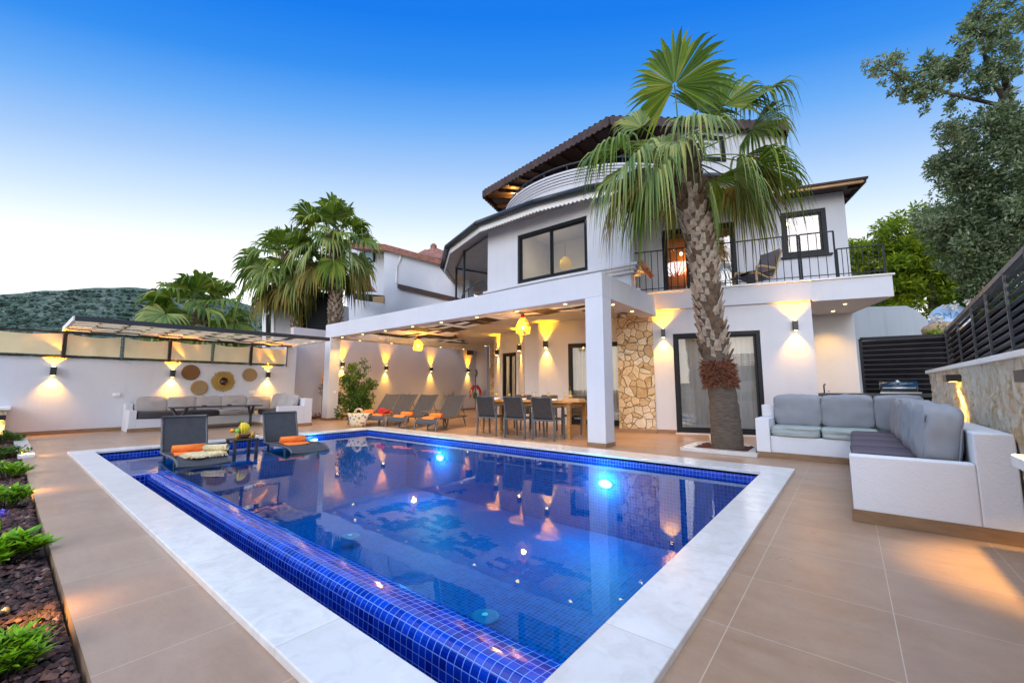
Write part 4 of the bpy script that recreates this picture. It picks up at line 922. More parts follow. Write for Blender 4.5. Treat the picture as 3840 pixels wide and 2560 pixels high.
# woven plates
def plate(px, py, r, mat, label, nm='woven_plate', cat='wall basket'):
    c = gX(px, py, WL); t = thing(nm, label, cat, (WL, c.y, c.z), 0, 'woven plates on the garden wall')
    mb = MB(); prof = [(r, .0), (r, .02)]
    for k in range(1, 13): rr = r*(1-k/12); prof.append((max(rr, .002), .02+.012*(k % 2)-.008*k/12))
    mb.lathe(prof, (WL+.004, c.y, c.z), 36, axis=(1, 0, 0)); mb.build('weave', mat, t)
    mb = MB(); mb.tube([(WL+.016, c.y+r*cos(2*pi*k/36), c.z+r*sin(2*pi*k/36)) for k in range(37)], .014, 6, cap=False); mb.build('rim', mat, t); return t, c
plate(715, 1396, .20, 'wicker_brown', 'dark brown round woven plate, highest of the wall plates'); plate(747, 1453, .195, 'wicker_tan', 'tan round woven plate hanging lowest, near the dark brown one'); plate(936, 1405, .19, 'wicker_tan', 'tan round woven plate right of the sunburst mirror')
c = gX(837, 1429, WL); t = thing('sunburst_mirror', 'round mirror with a wide golden raffia fringe on the garden wall', 'mirror', (WL, c.y, c.z))
mb = MB(); n = 90
for k in range(n):
    a = 2*pi*k/n; r1 = .30*R_.uniform(.9, 1.06); w = .011; d = V((0, cos(a), sin(a))); s = V((0, -sin(a), cos(a))); b = V((WL+.012+.012*(k % 3), c.y, c.z))
    mb.quad(b+d*.09-s*w*.5, b+d*r1-s*w, b+d*r1+s*w, b+d*.09+s*w*.5)
mb.build('raffia_fringe', 'raffia_gold', t)
mb = MB(); mb.lathe([(.135, 0), (.135, .05), (.115, .052)], (WL+.005, c.y, c.z), 28, axis=(1, 0, 0)); mb.build('rim', 'raffia_gold', t)
mb = MB(); mb.lathe([(.114, .053), (.0, .0535)], (WL+.005, c.y, c.z), 28, axis=(1, 0, 0)); mb.build('glass', 'dark_mirror', t)
# masonry bench
BX = -13.43
t = thing('masonry_bench', 'white L-shaped masonry bench against the garden wall, stepped arms', 'bench', (-13.6, 3.8, 0))
mb = MB(); mb.box(WL+.001, BX, 2.0, 2.14, 0, .51); mb.box(WL+.001, -13.95, 2.0, 2.14, .51, .66); mb.box(WL+.001, BX, 2.14, 4.72, 0, .30); mb.box(WL+.001, -11.85, 4.72, 5.40, 0, .30); mb.box(WL+.001, -11.85, 5.40, 5.62, 0, .76); mb.box(-11.99, -11.85, 4.72, 5.40, .30, .56)
mb.build('base', 'white_plaster', t, bevel=.006)
mb = MB(); mb.box(BX, BX+.012, 1.99, 4.708, .001, .085); mb.build('skirting', 'skirting_tile', t); mb = MB(); mb.box(BX+.012, -11.838, 4.706, 4.719, .001, .085); mb.box(-11.849, -11.838, 4.719, 5.63, .001, .085); mb.build('skirting', 'skirting_tile', t)
def cush(name, label, cat, c, size, mat, rot=(0, 0, 0), group=None, p=4.5, puff=.12, seed=0, piping=False, parts=True):
    t = thing(name, label, cat, tuple(c), 0, group)
    mb = MB(); mb.cushion(c, size, rot, p, puff, seed); mb.build('cover', mat, t)
    if piping:
        Rm = (Matrix.Rotation(rot[2], 3, 'Z') @ Matrix.Rotation(rot[1], 3, 'Y') @ Matrix.Rotation(rot[0], 3, 'X')); hx, hy, hz = [q/2 for q in size]
        pts = []; ax = min(range(3), key=lambda i: size[i])
        for k in range(33):
            a = 2*pi*k/32; cu, su = cos(a), sin(a); l = (abs(cu)**5+abs(su)**5)**.2; uv = [cu/l, su/l]; q = [0, 0, 0]; j = 0
            for i in range(3):
                if i != ax: q[i] = uv[j]*(hx, hy, hz)[i]*1.004; j += 1
            pts.append(V(c)+Rm @ V(q))
        mb = MB(); dv = [0, 0, 0]; dv[ax] = size[ax]*.40; dv = Rm @ V(dv); cv = V(c)
        for q_ in (-1, 1): mb.tube([cv+(p_-cv)*.985+dv*q_ for p_ in pts], .0065, 5, cap=False)
        mb.build('piping', mat, t)
    return t
G = 'taupe back cushions on the left bench'
order = ['first from the left', 'second from the left, behind the table end', 'third from the left under the sunburst mirror', 'fourth from the left, right of the mirror']
for k, (y0, y1) in enumerate(((2.18, 2.80), (2.81, 3.42), (3.43, 4.02), (4.03, 4.66))):
    cush('back_cushion', 'taupe back cushion on the left bench, '+order[k], 'cushion', (-14.02, (y0+y1)/2, .63), (.17, y1-y0, .38), 'cushion_taupe', (0, -.18, 0), G, 8, .10, k, True)
cush('back_cushion', 'taupe cushion slumped in the inner corner of the left bench', 'cushion', (-13.98, 5.0, .60), (.18, .62, .36), 'cushion_taupe', (0, -.3, .15), G, 6, .12, 7, True)
cush('back_cushion', 'taupe pointed cushion against the return of the left bench', 'cushion', (-13.35, 5.28, .66), (.52, .16, .42), 'cushion_taupe', (-.2, 0, .0), G, 5, .15, 8, True)
cush('back_cushion', 'taupe cushion leaning sideways on the bench return', 'cushion', (-12.85, 5.27, .66), (.46, .16, .42), 'cushion_taupe', (-.25, .12, .15), G, 5, .15, 9, True)
cush('back_cushion', 'taupe cushion nearest the stepped end of the bench return', 'cushion', (-12.35, 5.27, .65), (.50, .16, .40), 'cushion_taupe', (-.2, 0, 0), G, 6, .12, 10, True)
G = 'seat pads on the left bench'
cush('seat_cushion', 'long dark seat pad along the left half of the garden bench', 'cushion', (-13.66, 3.0, .385), (.52, 1.68, .16), 'cushion_dark', (0, 0, 0), G, 9, .02, 1, True)
cush('seat_cushion', 'pale taupe seat pad right of the dark one on the garden bench', 'cushion', (-13.66, 4.28, .385), (.52, .86, .16), 'cushion_taupe', (0, 0, 0), G, 9, .02, 2, True)
cush('seat_cushion', 'dark seat pad on the short return of the garden bench', 'cushion', (-12.7, 5.04, .385), (1.3, .62, .16), 'cushion_dark', (0, 0, 0), G, 9, .02, 3, True)
# low table
t = thing('low_table', 'long low dark table with splayed Y legs before the garden bench', 'table', (-13.0, 3.7, 0))
mb = MB(); 
for k in range(5): mb.box(-13.22+.098*k, -13.13+.098*k, 2.68, 4.66, .555, .585)
mb.build('top', 'slat_grey', t, bevel=.004)
for y in (2.86, 4.46):
    for sx in (-1, 1):
        mb = MB(); mb.bar((-12.98, y, .0), (-12.98, y+.0, .30), .05) if sx > 0 else None
        mb.bar((-12.98, y, .28), (-12.98+.17*sx, y+.12*(1 if y < 3.5 else -1)*sx, .555), .05); mb.build('leg', 'slat_grey', t)
mb = MB(); mb.bar((-12.98, 2.86, .04), (-12.98, 4.46, .04), .05); mb.build('foot_rail', 'slat_grey', t)
for k, (y, x, lab) in enumerate(((3.35, -12.9, 'small dark ashtray on the left part of the low table'), (3.95, -13.05, 'small dark ashtray on the right part of the low table'))):
    t = thing('ashtray', lab, 'ashtray', (x, y, .585)); mb = MB(); mb.lathe([(.05, .001), (.06, .03), (.05, .03), (.04, .01)], (x, y, .585), 16); mb.build('dish', 'slat_grey', t)
    mb = MB(); mb.lathe([(.038, .011), (.0, .012)], (x, y, .585), 12); mb.build('ash', 'porcelain', t)

# ================================================================== POOL LOUNGERS
def slingsheet(prof, w, y0=0, n=6, th=.014):
    """sling following a side profile [(x,z)], width w in y"""
    vs = []; fs = []; m = len(prof)
    for s_ in (0, 1):
        for (x, z) in prof:
            for j in range(n+1): f = j/n; vs.append((x, y0-w/2+w*f, z-.012*sin(pi*f)-s_*th))
    for i in range(m-1):
        for j in range(n):
            a = i*(n+1)+j; fs.append((a, a+1, a+n+2, a+n+1)); b = a+m*(n+1); fs.append((b+n+1, b+n+2, b+1, b))
    return vs, fs
def pool_lounger(loc, rz, label):
    t = thing('pool_lounger', label, 'pool lounger', loc, rz, 'charcoal loungers standing in the shallow water')
    seat = [(-.05, .0), (.2, -.012), (.5, -.004), (.8, .008), (1.05, .008), (1.22, -.004), (1.32, -.03), (1.38, -.075)]
    back = [(-.02, .015), (-.06, .14), (-.13, .33), (-.18, .47), (-.20, .55)]
    mb = MB(); v, f = slingsheet(seat, .60); mb.add(v, f, 0, True); mb.build('seat', 'lounger_grey', t, True)
    mb = MB(); v, f = slingsheet([(x, z) for x, z in back], .58); mb.add(v, f, 0, True); mb.build('backrest', 'lounger_grey', t, True)
    for s_ in (-1, 1):
        mb = MB(); mb.tube([(x, s_*.315, z) for x, z in seat], .018, 8); mb.build('side_rail', 'frame_grey', t, True)
        mb = MB(); mb.tube([(x, s_*.305, z) for x, z in back], .018, 8); mb.build('back_rail', 'frame_grey', t, True)
        mb = MB(); mb.tube([(.15, s_*.29, -.02), (.15, s_*.29, -.235)], .02, 8); mb.tube([(1.0, s_*.29, .03), (1.0, s_*.29, -.235)], .02, 8); mb.build('leg', 'frame_grey', t, True)
    mb = MB(); mb.tube([(-.20, -.305, .55), (-.20, .305, .55)], .018, 8); mb.build('head_rail', 'frame_grey', t, True); return t
pool_lounger((-8.78, 2.06, .015), radians(-3), 'charcoal pool lounger in the shallows holding towel and straw mat, nearest the walkway')
pool_lounger((-8.82, 3.62, .015), radians(-3), 'charcoal pool lounger in the shallows beside the bright lamp, farther from walkway')
def towel(loc, rz, label, mat='towel_orange', L=.42, W_=.36, r=.055, tail=True, slope=0, group='rolled orange towels'):
    t = thing('towel', label, 'towel', loc, rz, group)
    mb = MB(); n = 20; vs = []; fs = []; m = 8
    for j in range(m+1):
        y = -W_/2+W_*j/m
        for k in range(34):
            a = k*.5; rr = r*(.25+.75*k/33)+.002*sin(j*2+k); vs.append((-rr*cos(a)*1.05, y+.004*sin(k), r+rr*sin(a)))
    for j in range(m):
        for k in range(33): fs.append((j*34+k, j*34+k+1, (j+1)*34+k+1, (j+1)*34+k))
    mb.add(vs, fs, 0, True); mb.lathe([(r*.98, -W_/2+.006), (r*.98, W_/2-.006)], (0, 0, r), 20, axis=(0, 1, 0)); mb.build('roll', mat, t, True)
    if tail:
        mb = MB(); vs = []; fs = []; n = 14
        for i in range(n+1):
            f = i/n; x = .03+L*f
            for j in range(7):
                g = j/6; vs.append((x, -W_/2*.95+W_*.95*g+.012*sin(f*5), .012+.006*sin(f*9+g*5)+(.03*(1-f)**3)+slope(x) if callable(slope) else .012+.006*sin(f*9+g*5)))
        k = len(vs); vs += [(x, y, z-.014) for x, y, z in vs]
        for i in range(n):
            for j in range(6): a = i*7+j; fs += [(a, a+7, a+8, a+1), (k+a, k+a+1, k+a+8, k+a+7)]
        for i in range(n): fs += [(i*7, k+i*7, k+(i+1)*7, (i+1)*7), (i*7+6, (i+1)*7+6, k+(i+1)*7+6, k+i*7+6)]
        for j in range(6): fs += [(n*7+j, k+n*7+j, k+n*7+j+1, n*7+j+1)]
        mb.add(vs, fs, 0, True); mb.build('tail', mat, t, True)
    return t
towel((-8.40, 2.02, .02), radians(-6), 'orange rolled towel on the pool lounger beside the straw mat', L=.32, W_=.44, r=.062)
towel((-8.30, 3.60, .02), radians(-4), 'orange rolled towel alone on the farther pool lounger', L=.36, W_=.44, r=.062)
t = thing('straw_mat', 'fringed straw beach mat with a rolled end on the pool lounger', 'beach mat', (-7.8, 2.05, .09))
mb = MB(); vs = []; fs = []; n = 16
for i in range(n+1):
    for j in range(9): vs.append((-7.98+.42*i/n+.03*sin(j), 1.86+.44*j/8, .055+.012*sin(i*1.3+j)+.03*(j/8)+(-.02 if i > 12 else 0)))
mb.add(vs, [(i*9+j, (i+1)*9+j, (i+1)*9+j+1, i*9+j+1) for i in range(n) for j in range(8)], 0, True); o = mb.build('sheet', 'straw', t); so = o.modifiers.new('s', 'SOLIDIFY'); so.thickness = .018
mb = MB(); mb.tube([(-7.90, 2.10, .12), (-7.66, 2.34, .13)], .05, 12); mb.build('rolled_end', 'straw', t)
mb = MB()
for k in range(40): f = k/39; p = V((-7.96+.4*f, 1.86, .06)); mb.bar(p, p+V((R_.uniform(-.03, .03), -.07, -.03)), .006)
for k in range(30): f = k/29; p = V((-7.55, 1.86+.44*f, .05)); mb.bar(p, p+V((.07, R_.uniform(-.03, .03), -.02)), .006)
mb.build('fringe', 'straw', t)
# small table with fruit
tz = .155; TX0, TX1, TY0, TY1 = -8.72, -8.30, 2.62, 3.02
t = thing('pool_side_table', 'small dark side table standing in the water between pool loungers', 'side table', (-8.51, 2.82, -.1))
mb = MB()
for k in range(5): mb.box(TX0+.085*k, TX0+.08+.085*k, TY0, TY1, tz-.022, tz)
mb.build('top', 'slat_grey', t, bevel=.003)
for x in (TX0+.03, TX1-.03):
    for y in (TY0+.03, TY1-.03): mb = MB(); mb.box(x-.022, x+.022, y-.022, y+.022, SZ, tz-.022); mb.build('leg', 'slat_grey', t)
bc = V((-8.53, 2.84, tz))
t = thing('fruit_bowl', 'wicker bowl on the pool side table', 'bowl', tuple(bc)); mb = MB(); mb.lathe([(.06, .001), (.10, .04), (.12, .075), (.11, .075), (.09, .04), (.0, .012)], bc, 20); mb.build('bowl', 'wicker_brown', t)
mb = MB(); mb.tube([bc+V((.118*cos(2*pi*k/24), .118*sin(2*pi*k/24), .077)) for k in range(25)], .008, 6, cap=False); mb.build('rim', 'wicker_tan', t)
t = thing('banana_bunch', 'bunch of yellow bananas arching over the fruit bowl', 'bananas', tuple(bc+V((0, 0, .08))))
for k in range(6):
    mb = MB(); a0 = .68+(k-2.5)*.33; pts = []; o = V((cos(a0)*.8, sin(a0), 0)); top = bc+V((-.06, -.03, .27))
    for q in range(10): th = 1.85*q/9; pts.append(top+o*(.13*sin(th))+V((0, 0, -.14*(1-cos(th)))))
    mb.tube(pts, [.007, .012, .019, .023, .025, .025, .024, .020, .013, .006], 8); mb.build('banana', 'banana', t)
mb = MB(); mb.tube([bc+V((-.06, -.03, .26)), bc+V((-.08, -.04, .31))], .012, 6); mb.build('stalk', 'lime_green', t)
def fruit(nm, off, r, mat, lab):
    p = bc+V(off); t = thing(nm, lab, 'fruit', tuple(p)); mb = MB(); mb.ball(p, r, 14, 10); mb.build('flesh', mat, t)
    mb = MB(); mb.tube([p+V((0, 0, r*.9 if not hasattr(r, '__len__') else r[2]*.9)), p+V((.004, 0, (r if not hasattr(r, '__len__') else r[2])*1.2))], .004, 5); mb.build('stem', 'bark_tree', t)
fruit('green_apple', (-.02, -.095, .13), .052, 'lime_green', 'green apple at the left of the fruit bowl'); fruit('orange_fruit', (-.03, -.175, .145), .038, 'fruit_orange', 'orange perched at the left edge of the fruit bowl')
t = thing('pineapple', 'pineapple crown sticking up behind the bananas', 'pineapple', tuple(bc)); mb = MB(); mb.ball(bc+V((-.06, -.03, .16)), (.055, .055, .08), 12, 8); mb.build('flesh', 'raffia_gold', t)
mb = MB()
for k in range(16):
    a = k*2.4; l = .06+.05*(k % 4)/3; p = bc+V((-.06, -.03, .23)); mb.add([p+V((.012*cos(a+1.5), .012*sin(a+1.5), 0)), p-V((.012*cos(a+1.5), .012*sin(a+1.5), 0)), p+V((l*.7*cos(a), l*.7*sin(a), l))], [(0, 1, 2)])
mb.build('leaves', 'agave_leaf', t)
for (dx, dy, lab) in ((.15, -.155, 'glass of orange juice on the near corner of the pool side table'), (.13, .10, 'glass of orange juice right of the bananas')):
    p = bc+V((dx, dy, 0)); t = thing('juice_glass', lab, 'glass', tuple(p), 0, 'glasses of orange juice')
    mb = MB(); mb.lathe([(.034, .001), (.037, .12), (.035, .12), (.032, .006), (.0, .006)], p, 16); mb.build('glass', 'drink_glass', t)
    mb = MB(); mb.lathe([(.031, .007), (.034, .105), (.0, .106)], p, 16); mb.build('juice', 'juice', t)
p = bc+V((.14, .17, 0)); t = thing('bottle_of_lotion', 'small white bottle at the right end of the pool side table', 'bottle', tuple(p)); mb = MB(); mb.lathe([(.02, .0), (.022, .05), (.012, .06)], p, 12); mb.build('body', 'white_gloss', t); mb = MB(); mb.lathe([(.012, .06), (.012, .08)], p, 10); mb.build('cap', 'lamp_black', t)

# ================================================================== DECK LOUNGERS
LP = [(-.04, .02), (0, .20), (.06, .29), (.16, .325), (.30, .315), (.50, .29), (.75, .285), (1.05, .29), (1.18, .30)]
BP = [(1.16, .30), (1.30, .44), (1.48, .62), (1.66, .80), (1.72, .86)]
def deck_lounger(): 
    t = thing('sun_lounger', '', 'sun lounger', (0, 0, 0), 0, 'grey loungers under the pergola')
    s = [(x, z) for x, z in LP[1:]]
    mb = MB(); v, f = slingsheet(s, .56); mb.add(v, f, 0, True); mb.build('seat', 'lounger_grey', t, True)
    mb = MB(); v, f = slingsheet(BP, .54); mb.add(v, f, 0, True); mb.build('backrest', 'lounger_grey', t, True)
    for sg in (-1, 1):
        mb = MB(); mb.tube([(x, sg*.295, z) for x, z in LP], .02, 8); mb.tube([(1.15, sg*.295, .29), (1.75, sg*.295, .28)], .02, 8); mb.build('side_rail', 'frame_grey', t, True)
        mb = MB(); mb.tube([(x, sg*.28, z) for x, z in BP], .017, 8); mb.build('back_rail', 'frame_grey', t, True)
        mb = MB(); mb.tube([(1.55, sg*.29, .28), (1.68, sg*.30, .0)], .02, 8); mb.build('leg', 'frame_grey', t, True)
        mb = MB(); mb.tube([(.62, sg*.285, .28), (.60, sg*.285, .0)], .02, 8); mb.build('leg', 'frame_grey', t, True)
        mb = MB(); mb.tube([(1.50, sg*.26, .62), (1.66, sg*.27, .30)], .011, 6); mb.build('prop', 'frame_grey', t, True)
    mb = MB(); mb.tube([(1.66, -.27, .30), (1.66, .27, .30)], .012, 6); mb.build('crossbar', 'frame_grey', t, True); return t
dl0 = deck_lounger(); DLA = radians(111)
DL = [((-10.80, 6.42), 'grey sun lounger behind the flowered bag, leftmost of the four'), ((-10.12, 6.52), 'grey sun lounger with the red hat on its towel'), ((-9.17, 6.54), 'grey sun lounger between the red hat lounger and the side table'), ((-8.02, 6.57), 'grey sun lounger nearest the dining chairs')]
for k, ((x, y), l) in enumerate(DL):
    o = dl0 if k == 0 else copy_tree(dl0); o.location = (x, y, 0); o.rotation_euler = (0, 0, DLA); o['label'] = l
    q = V((cos(DLA), sin(DLA), 0)); r_ = V((-q.y, q.x, 0))
    p = V((x, y, 0))+q*.52
    sl_ = lambda xx: .02*min(1, xx/.3)-(max(0, xx-.38)*.9)
    towel((p.x, p.y, .293), DLA+pi, ('orange rolled towel half hidden by the flowered bag', 'orange rolled towel under the red hat', 'orange rolled towel on the third deck lounger from the left', 'orange rolled towel on the lounger nearest the dining chairs')[k], L=.40, W_=.34, r=.062, slope=lambda xx: .035*min(1, xx/.3)-(max(0, xx-.36)*.8))
x, y = DL[1][0]; q = V((cos(DLA), sin(DLA), 0)); p = V((x, y, 0))+q*.38+V((-.05, 0, 0)); t = thing('sun_hat', 'wide red sun hat lying on a rolled towel', 'hat', (p.x, p.y, .37))
mb = MB(); mb.lathe([(.24, .0), (.23, .012), (.11, .03), (.10, .10), (.06, .13), (.0, .135)], (p.x, p.y, .36), 24, axis=(-.15, -.3, 1)); mb.build('hat', 'towel_red', t)
mb = MB(); mb.tube([V((p.x, p.y, .395))+V((.108*cos(2*pi*k/20), .108*sin(2*pi*k/20), -.02*sin(2*pi*k/20)*.6)) for k in range(21)], .008, 5, cap=False); mb.build('band', 'dart_black', t)
def deck_table(x, y, rz, lab):
    t = thing('deck_side_table', lab, 'side table', (x, y, 0), rz, 'small grey tables between the deck loungers')
    mb = MB()
    for k in range(6): mb.box(-.24+.082*k, -.165+.082*k, -.24, .24, .40, .42)
    mb.build('top', 'frame_grey', t, True, bevel=.003)
    for a in (-.22, .22):
        for b in (-.22, .22): mb = MB(); mb.box(a-.018, a+.018, b-.018, b+.018, 0, .40); mb.build('leg', 'frame_grey', t, True)
    return t
deck_table(-9.0, 7.62, DLA, 'grey side table between the two loungers nearest the dining set'); deck_table(-10.9, 7.85, DLA, 'grey side table behind the red hat with a white tray')
t = thing('tray', 'small white tray on the side table behind the red hat', 'tray', (-10.9, 7.85, .42)); mb = MB(); mb.lathe([(.13, .001), (.15, .025), (.14, .025), (.12, .008), (0, .008)], (-10.9, 7.85, .421), 20); mb.build('dish', 'porcelain', t)
# flowered straw bag
bp = gz(1343, 1600, 0); t = thing('beach_bag', 'cream straw beach bag with flower embroidery by the pool corner', 'bag', (bp.x, bp.y, 0)); d = V((.80, .60, 0)); nb = V((.60, -.80, 0))
mb = MB(); vs = []; fs = []; n = 20
for (z, w, th) in ((.001, .20, .09), (.12, .235, .10), (.27, .27, .09), (.36, .33, .06), (.37, .34, .04), (.355, .31, .035), (.30, .26, .05)):
    for k in range(n): a = 2*pi*k/n; vs.append(bp+d*(w*cos(a)*abs(cos(a))**-.3 if abs(cos(a)) > .01 else 0)+nb*(th*sin(a))+V((0, 0, z)))
m = 7
for i in range(m-1):
    for k in range(n): fs.append((i*n+k, i*n+(k+1) % n, (i+1)*n+(k+1) % n, (i+1)*n+k))
fs.append(tuple(range(n-1, -1, -1))); fs.append(tuple(range((m-1)*n, m*n))); mb.add(vs, fs, 0, True); mb.build('body', 'bag_floral', t)
for s_ in (-1, 1):
    mb = MB(); mb.tube([bp+d*(.10*cos(a))+nb*(.05*s_)+V((0, 0, .36+.11*sin(a)+.02)) for a in [pi*k/12-.2 for k in range(15)]], .018, 7); mb.build('handle', 'straw', t)
# ================================================================== DINING SET
TA = radians(4.5); tc = V((-5.66, 7.70, 0))
tx = V((cos(TA), sin(TA), 0)); ty = V((-sin(TA), cos(TA), 0))
t = thing('dining_table', 'long teak dining table laid for six under the pergola', 'table', tuple(tc), TA)
mb = MB()
for k in range(7): mb.box(-1.22, 1.22, -.45+.129*k, -.45+.129*k+.124, .735, .765)
mb.build('top', 'teak', t, True, bevel=.004)
mb = MB(); mb.box(-1.13, 1.13, -.38, -.355, .65, .734); mb.box(-1.13, 1.13, .355, .38, .65, .734); mb.box(-1.13, -1.105, -.355, .355, .65, .734); mb.box(1.105, 1.13, -.355, .355, .65, .734); mb.build('apron', 'teak', t, True)
for a in (-1.13, 1.13):
    for b in (-.37, .37): mb = MB(); mb.prism([(a-.03, b-.03), (a+.03, b-.03), (a+.03, b+.03), (a-.03, b+.03)], 0, .1); mb = MB(); mb.add([(a+sx*s_, b+sy*s_, z) for z, s_ in ((0, .026), (.734, .042)) for sx, sy in ((-1, -1), (1, -1), (1, 1), (-1, 1))], [(3, 2, 1, 0), (4, 5, 6, 7), (0, 1, 5, 4), (1, 2, 6, 5), (2, 3, 7, 6), (3, 0, 4, 7)]); mb.build('leg', 'teak', t, True)
def dchair():
    t = thing('dining_chair', '', 'chair', (0, 0, 0), 0, 'chairs round the teak dining table')   # faces +y
    mb = MB(); n = 8; pr = [(-.03, .45), (.12, .435), (.28, .435), (.42, .445), (.45, .435)]
    v, f = slingsheet([(x, z) for x, z in pr], .43); mb.add([(b, a-.22, c) for a, b, c in v], f, 0, True); mb.build('seat', 'sling_fabric', t, True)
    pr = [(-.23, .43), (-.245, .52), (-.29, .70), (-.33, .86)]
    v, f = slingsheet([(x, z) for x, z in pr], .43); mb = MB(); mb.add([(b, a, c) for a, b, c in v], f, 0, True); mb.build('backrest', 'sling_fabric', t, True)
    mb = MB(); mb.bar((-.225, -.335, .865), (.225, -.335, .865), .03, .025); mb.build('top_rail', 'frame_grey', t, True)
    for s_ in (-1, 1):
        mb = MB(); mb.bar((s_*.25, -.25, 0), (s_*.25, -.23, .655), .035, .028); mb.build('rear_leg', 'frame_grey', t, True)
        mb = MB(); mb.bar((s_*.24, .235, 0), (s_*.245, .20, .655), .035, .028); mb.build('front_leg', 'frame_grey', t, True)
        mb = MB(); mb.bar((s_*.247, -.25, .668), (s_*.247, .22, .668), .045, .026); mb.build('armrest', 'frame_grey', t, True)
        mb = MB(); mb.bar((s_*.225, -.22, .42), (s_*.225, -.335, .86), .025, .025); mb.bar((s_*.23, -.24, .415), (s_*.23, .21, .415), .03, .03); mb.build('side_rail', 'frame_grey', t, True)
    mb = MB(); mb.bar((-.24, -.24, .40), (.24, -.24, .40), .03, .035); mb.build('rear_stretcher', 'frame_grey', t, True); mb = MB(); mb.bar((-.24, .20, .40), (.24, .20, .40), .025, .03); mb.build('front_stretcher', 'frame_grey', t, True); return t
ch0 = dchair(); first = True
spots = [(-6.38, 7.17, 8, 'grey sling chair on the pool side of the dining table, left end'), (-5.57, 7.17, 6, 'grey sling chair on the pool side of the dining table, middle'), (-4.88, 7.23, 6, 'grey sling chair on the pool side of the dining table, nearest the white column'),
         (-6.68, 8.46, 186, 'grey sling chair on the house side of the dining table, left end'), (-5.92, 8.52, 184, 'grey sling chair on the house side of the dining table, middle'), (-5.02, 8.56, 186, 'grey sling chair on the house side of the dining table, by the turquoise napkin')]
for x, y, a, l in spots:
    o = ch0 if first else copy_tree(ch0); first = False; o.location = (x, y, 0); o.rotation_euler = (0, 0, radians(a)); o['label'] = l
TZ = .766
def at_table(px, py, depth):   # point on the table under an item seen at px
    q = gp(px, py, tuple((tc+ty*depth)[:2]), (ty.x, ty.y)); return V((q.x, q.y, TZ))
GL = [(590, 0.16, 'wine glass on the dining table before the narrow stone pillar'), (832, -.10, 'wine glass in front of the narrow glass door'), (1077, .20, 'wine glass above the middle chair, left of the pair'), (1285, .22, 'wine glass before the bright wall strip'), (1550, .18, 'wine glass before the wall socket by the wide door'), (1857, -.18, 'wine glass beside the wine bottle')]
for a, dpt, lab in GL:
    p = at_table(1740+.2041*a, 1480, dpt); t = thing('wine_glass', lab, 'wine glass', tuple(p), 0, 'filled wine glasses on the dining table')
    mb = MB(); mb.lathe([(.034, .001), (.030, .005), (.005, .01), (.004, .075), (.020, .09), (.037, .115), (.040, .145), (.033, .195), (.031, .195), (.037, .145), (.034, .117), (.0, .095)], p, 18); mb.build('glass', 'drink_glass', t)
    mb = MB(); mb.lathe([(.004, .096), (.032, .117), (.036, .14), (.0, .141)], p, 16); mb.build('wine', 'wine_white', t)
PL = [(600, -.06, 'stack of white plates at the left end of the dining table', 2), (800, .26, 'white plate in front of the wine glass by the narrow door', 1), (1090, -.05, 'white bowl behind the middle chair', 2), (1650, -.10, 'white bowl behind the chair nearest the column', 2), (1810, .22, 'white plate left of the wine bottle', 1)]
for a, dpt, lab, k in PL:
    p = at_table(1740+.2041*a, 1485, dpt); t = thing('plate', lab, 'plate', tuple(p), 0, 'white plates on the dining table')
    mb = MB(); mb.lathe([(.07, .001), (.13, .016), (.132, .02), (.07, .008), (.0, .007)], p, 24); mb.build('plate', 'porcelain', t)
    if k > 1: mb = MB(); mb.lathe([(.04, .012), (.085, .05), (.083, .052), (.04, .018), (.0, .017)], p, 20); mb.build('bowl', 'porcelain', t)
p = at_table(1740+.2041*1955, 1480, .02); t = thing('wine_bottle', 'green wine bottle with a dark neck on the dining table', 'bottle', tuple(p))
mb = MB(); mb.lathe([(.036, .001), (.038, .01), (.038, .18), (.030, .21), (.014, .235), (.014, .27)], p, 18); mb.build('body', 'bottle_green', t)
mb = MB(); mb.lathe([(.0155, .245), (.0155, .315)], p, 14); mb.build('capsule', 'lamp_black', t); mb = MB(); mb.lathe([(.0386, .06), (.0386, .14)], p, 18); mb.build('label', 'raffia_gold', t)
p = at_table(1740+.2041*2040, 1490, -.22); t = thing('wooden_tray', 'small pale wooden tray at the column end of the dining table', 'tray', tuple(p), TA)
mb = MB(); mb.box(-.20, .14, -.12, .12, .001, .02); mb.build('bottom', 'fascia_pine', t, True); mb = MB(); mb.box(-.20, .14, -.135, -.12, .001, .07); mb.box(-.20, .14, .12, .135, .001, .07); mb.box(-.215, -.20, -.135, .135, .001, .07); mb.box(.14, .155, -.135, .135, .001, .07); mb.build('rim', 'fascia_pine', t, True)
p2 = at_table(1740+.2041*2110, 1485, -.05); t = thing('napkin', 'folded turquoise napkin lying beside the wooden tray', 'napkin', tuple(p2), TA)
mb = MB(); mb.cushion((0, 0, .018), (.28, .18, .034), (0, 0, 0), 5, .1, 3); mb.build('cloth', 'turquoise', t, True); mb = MB(); mb.cushion((.02, .0, .045), (.20, .14, .028), (0, 0, .2), 5, .1, 5); mb.build('fold', 'turquoise', t, True)
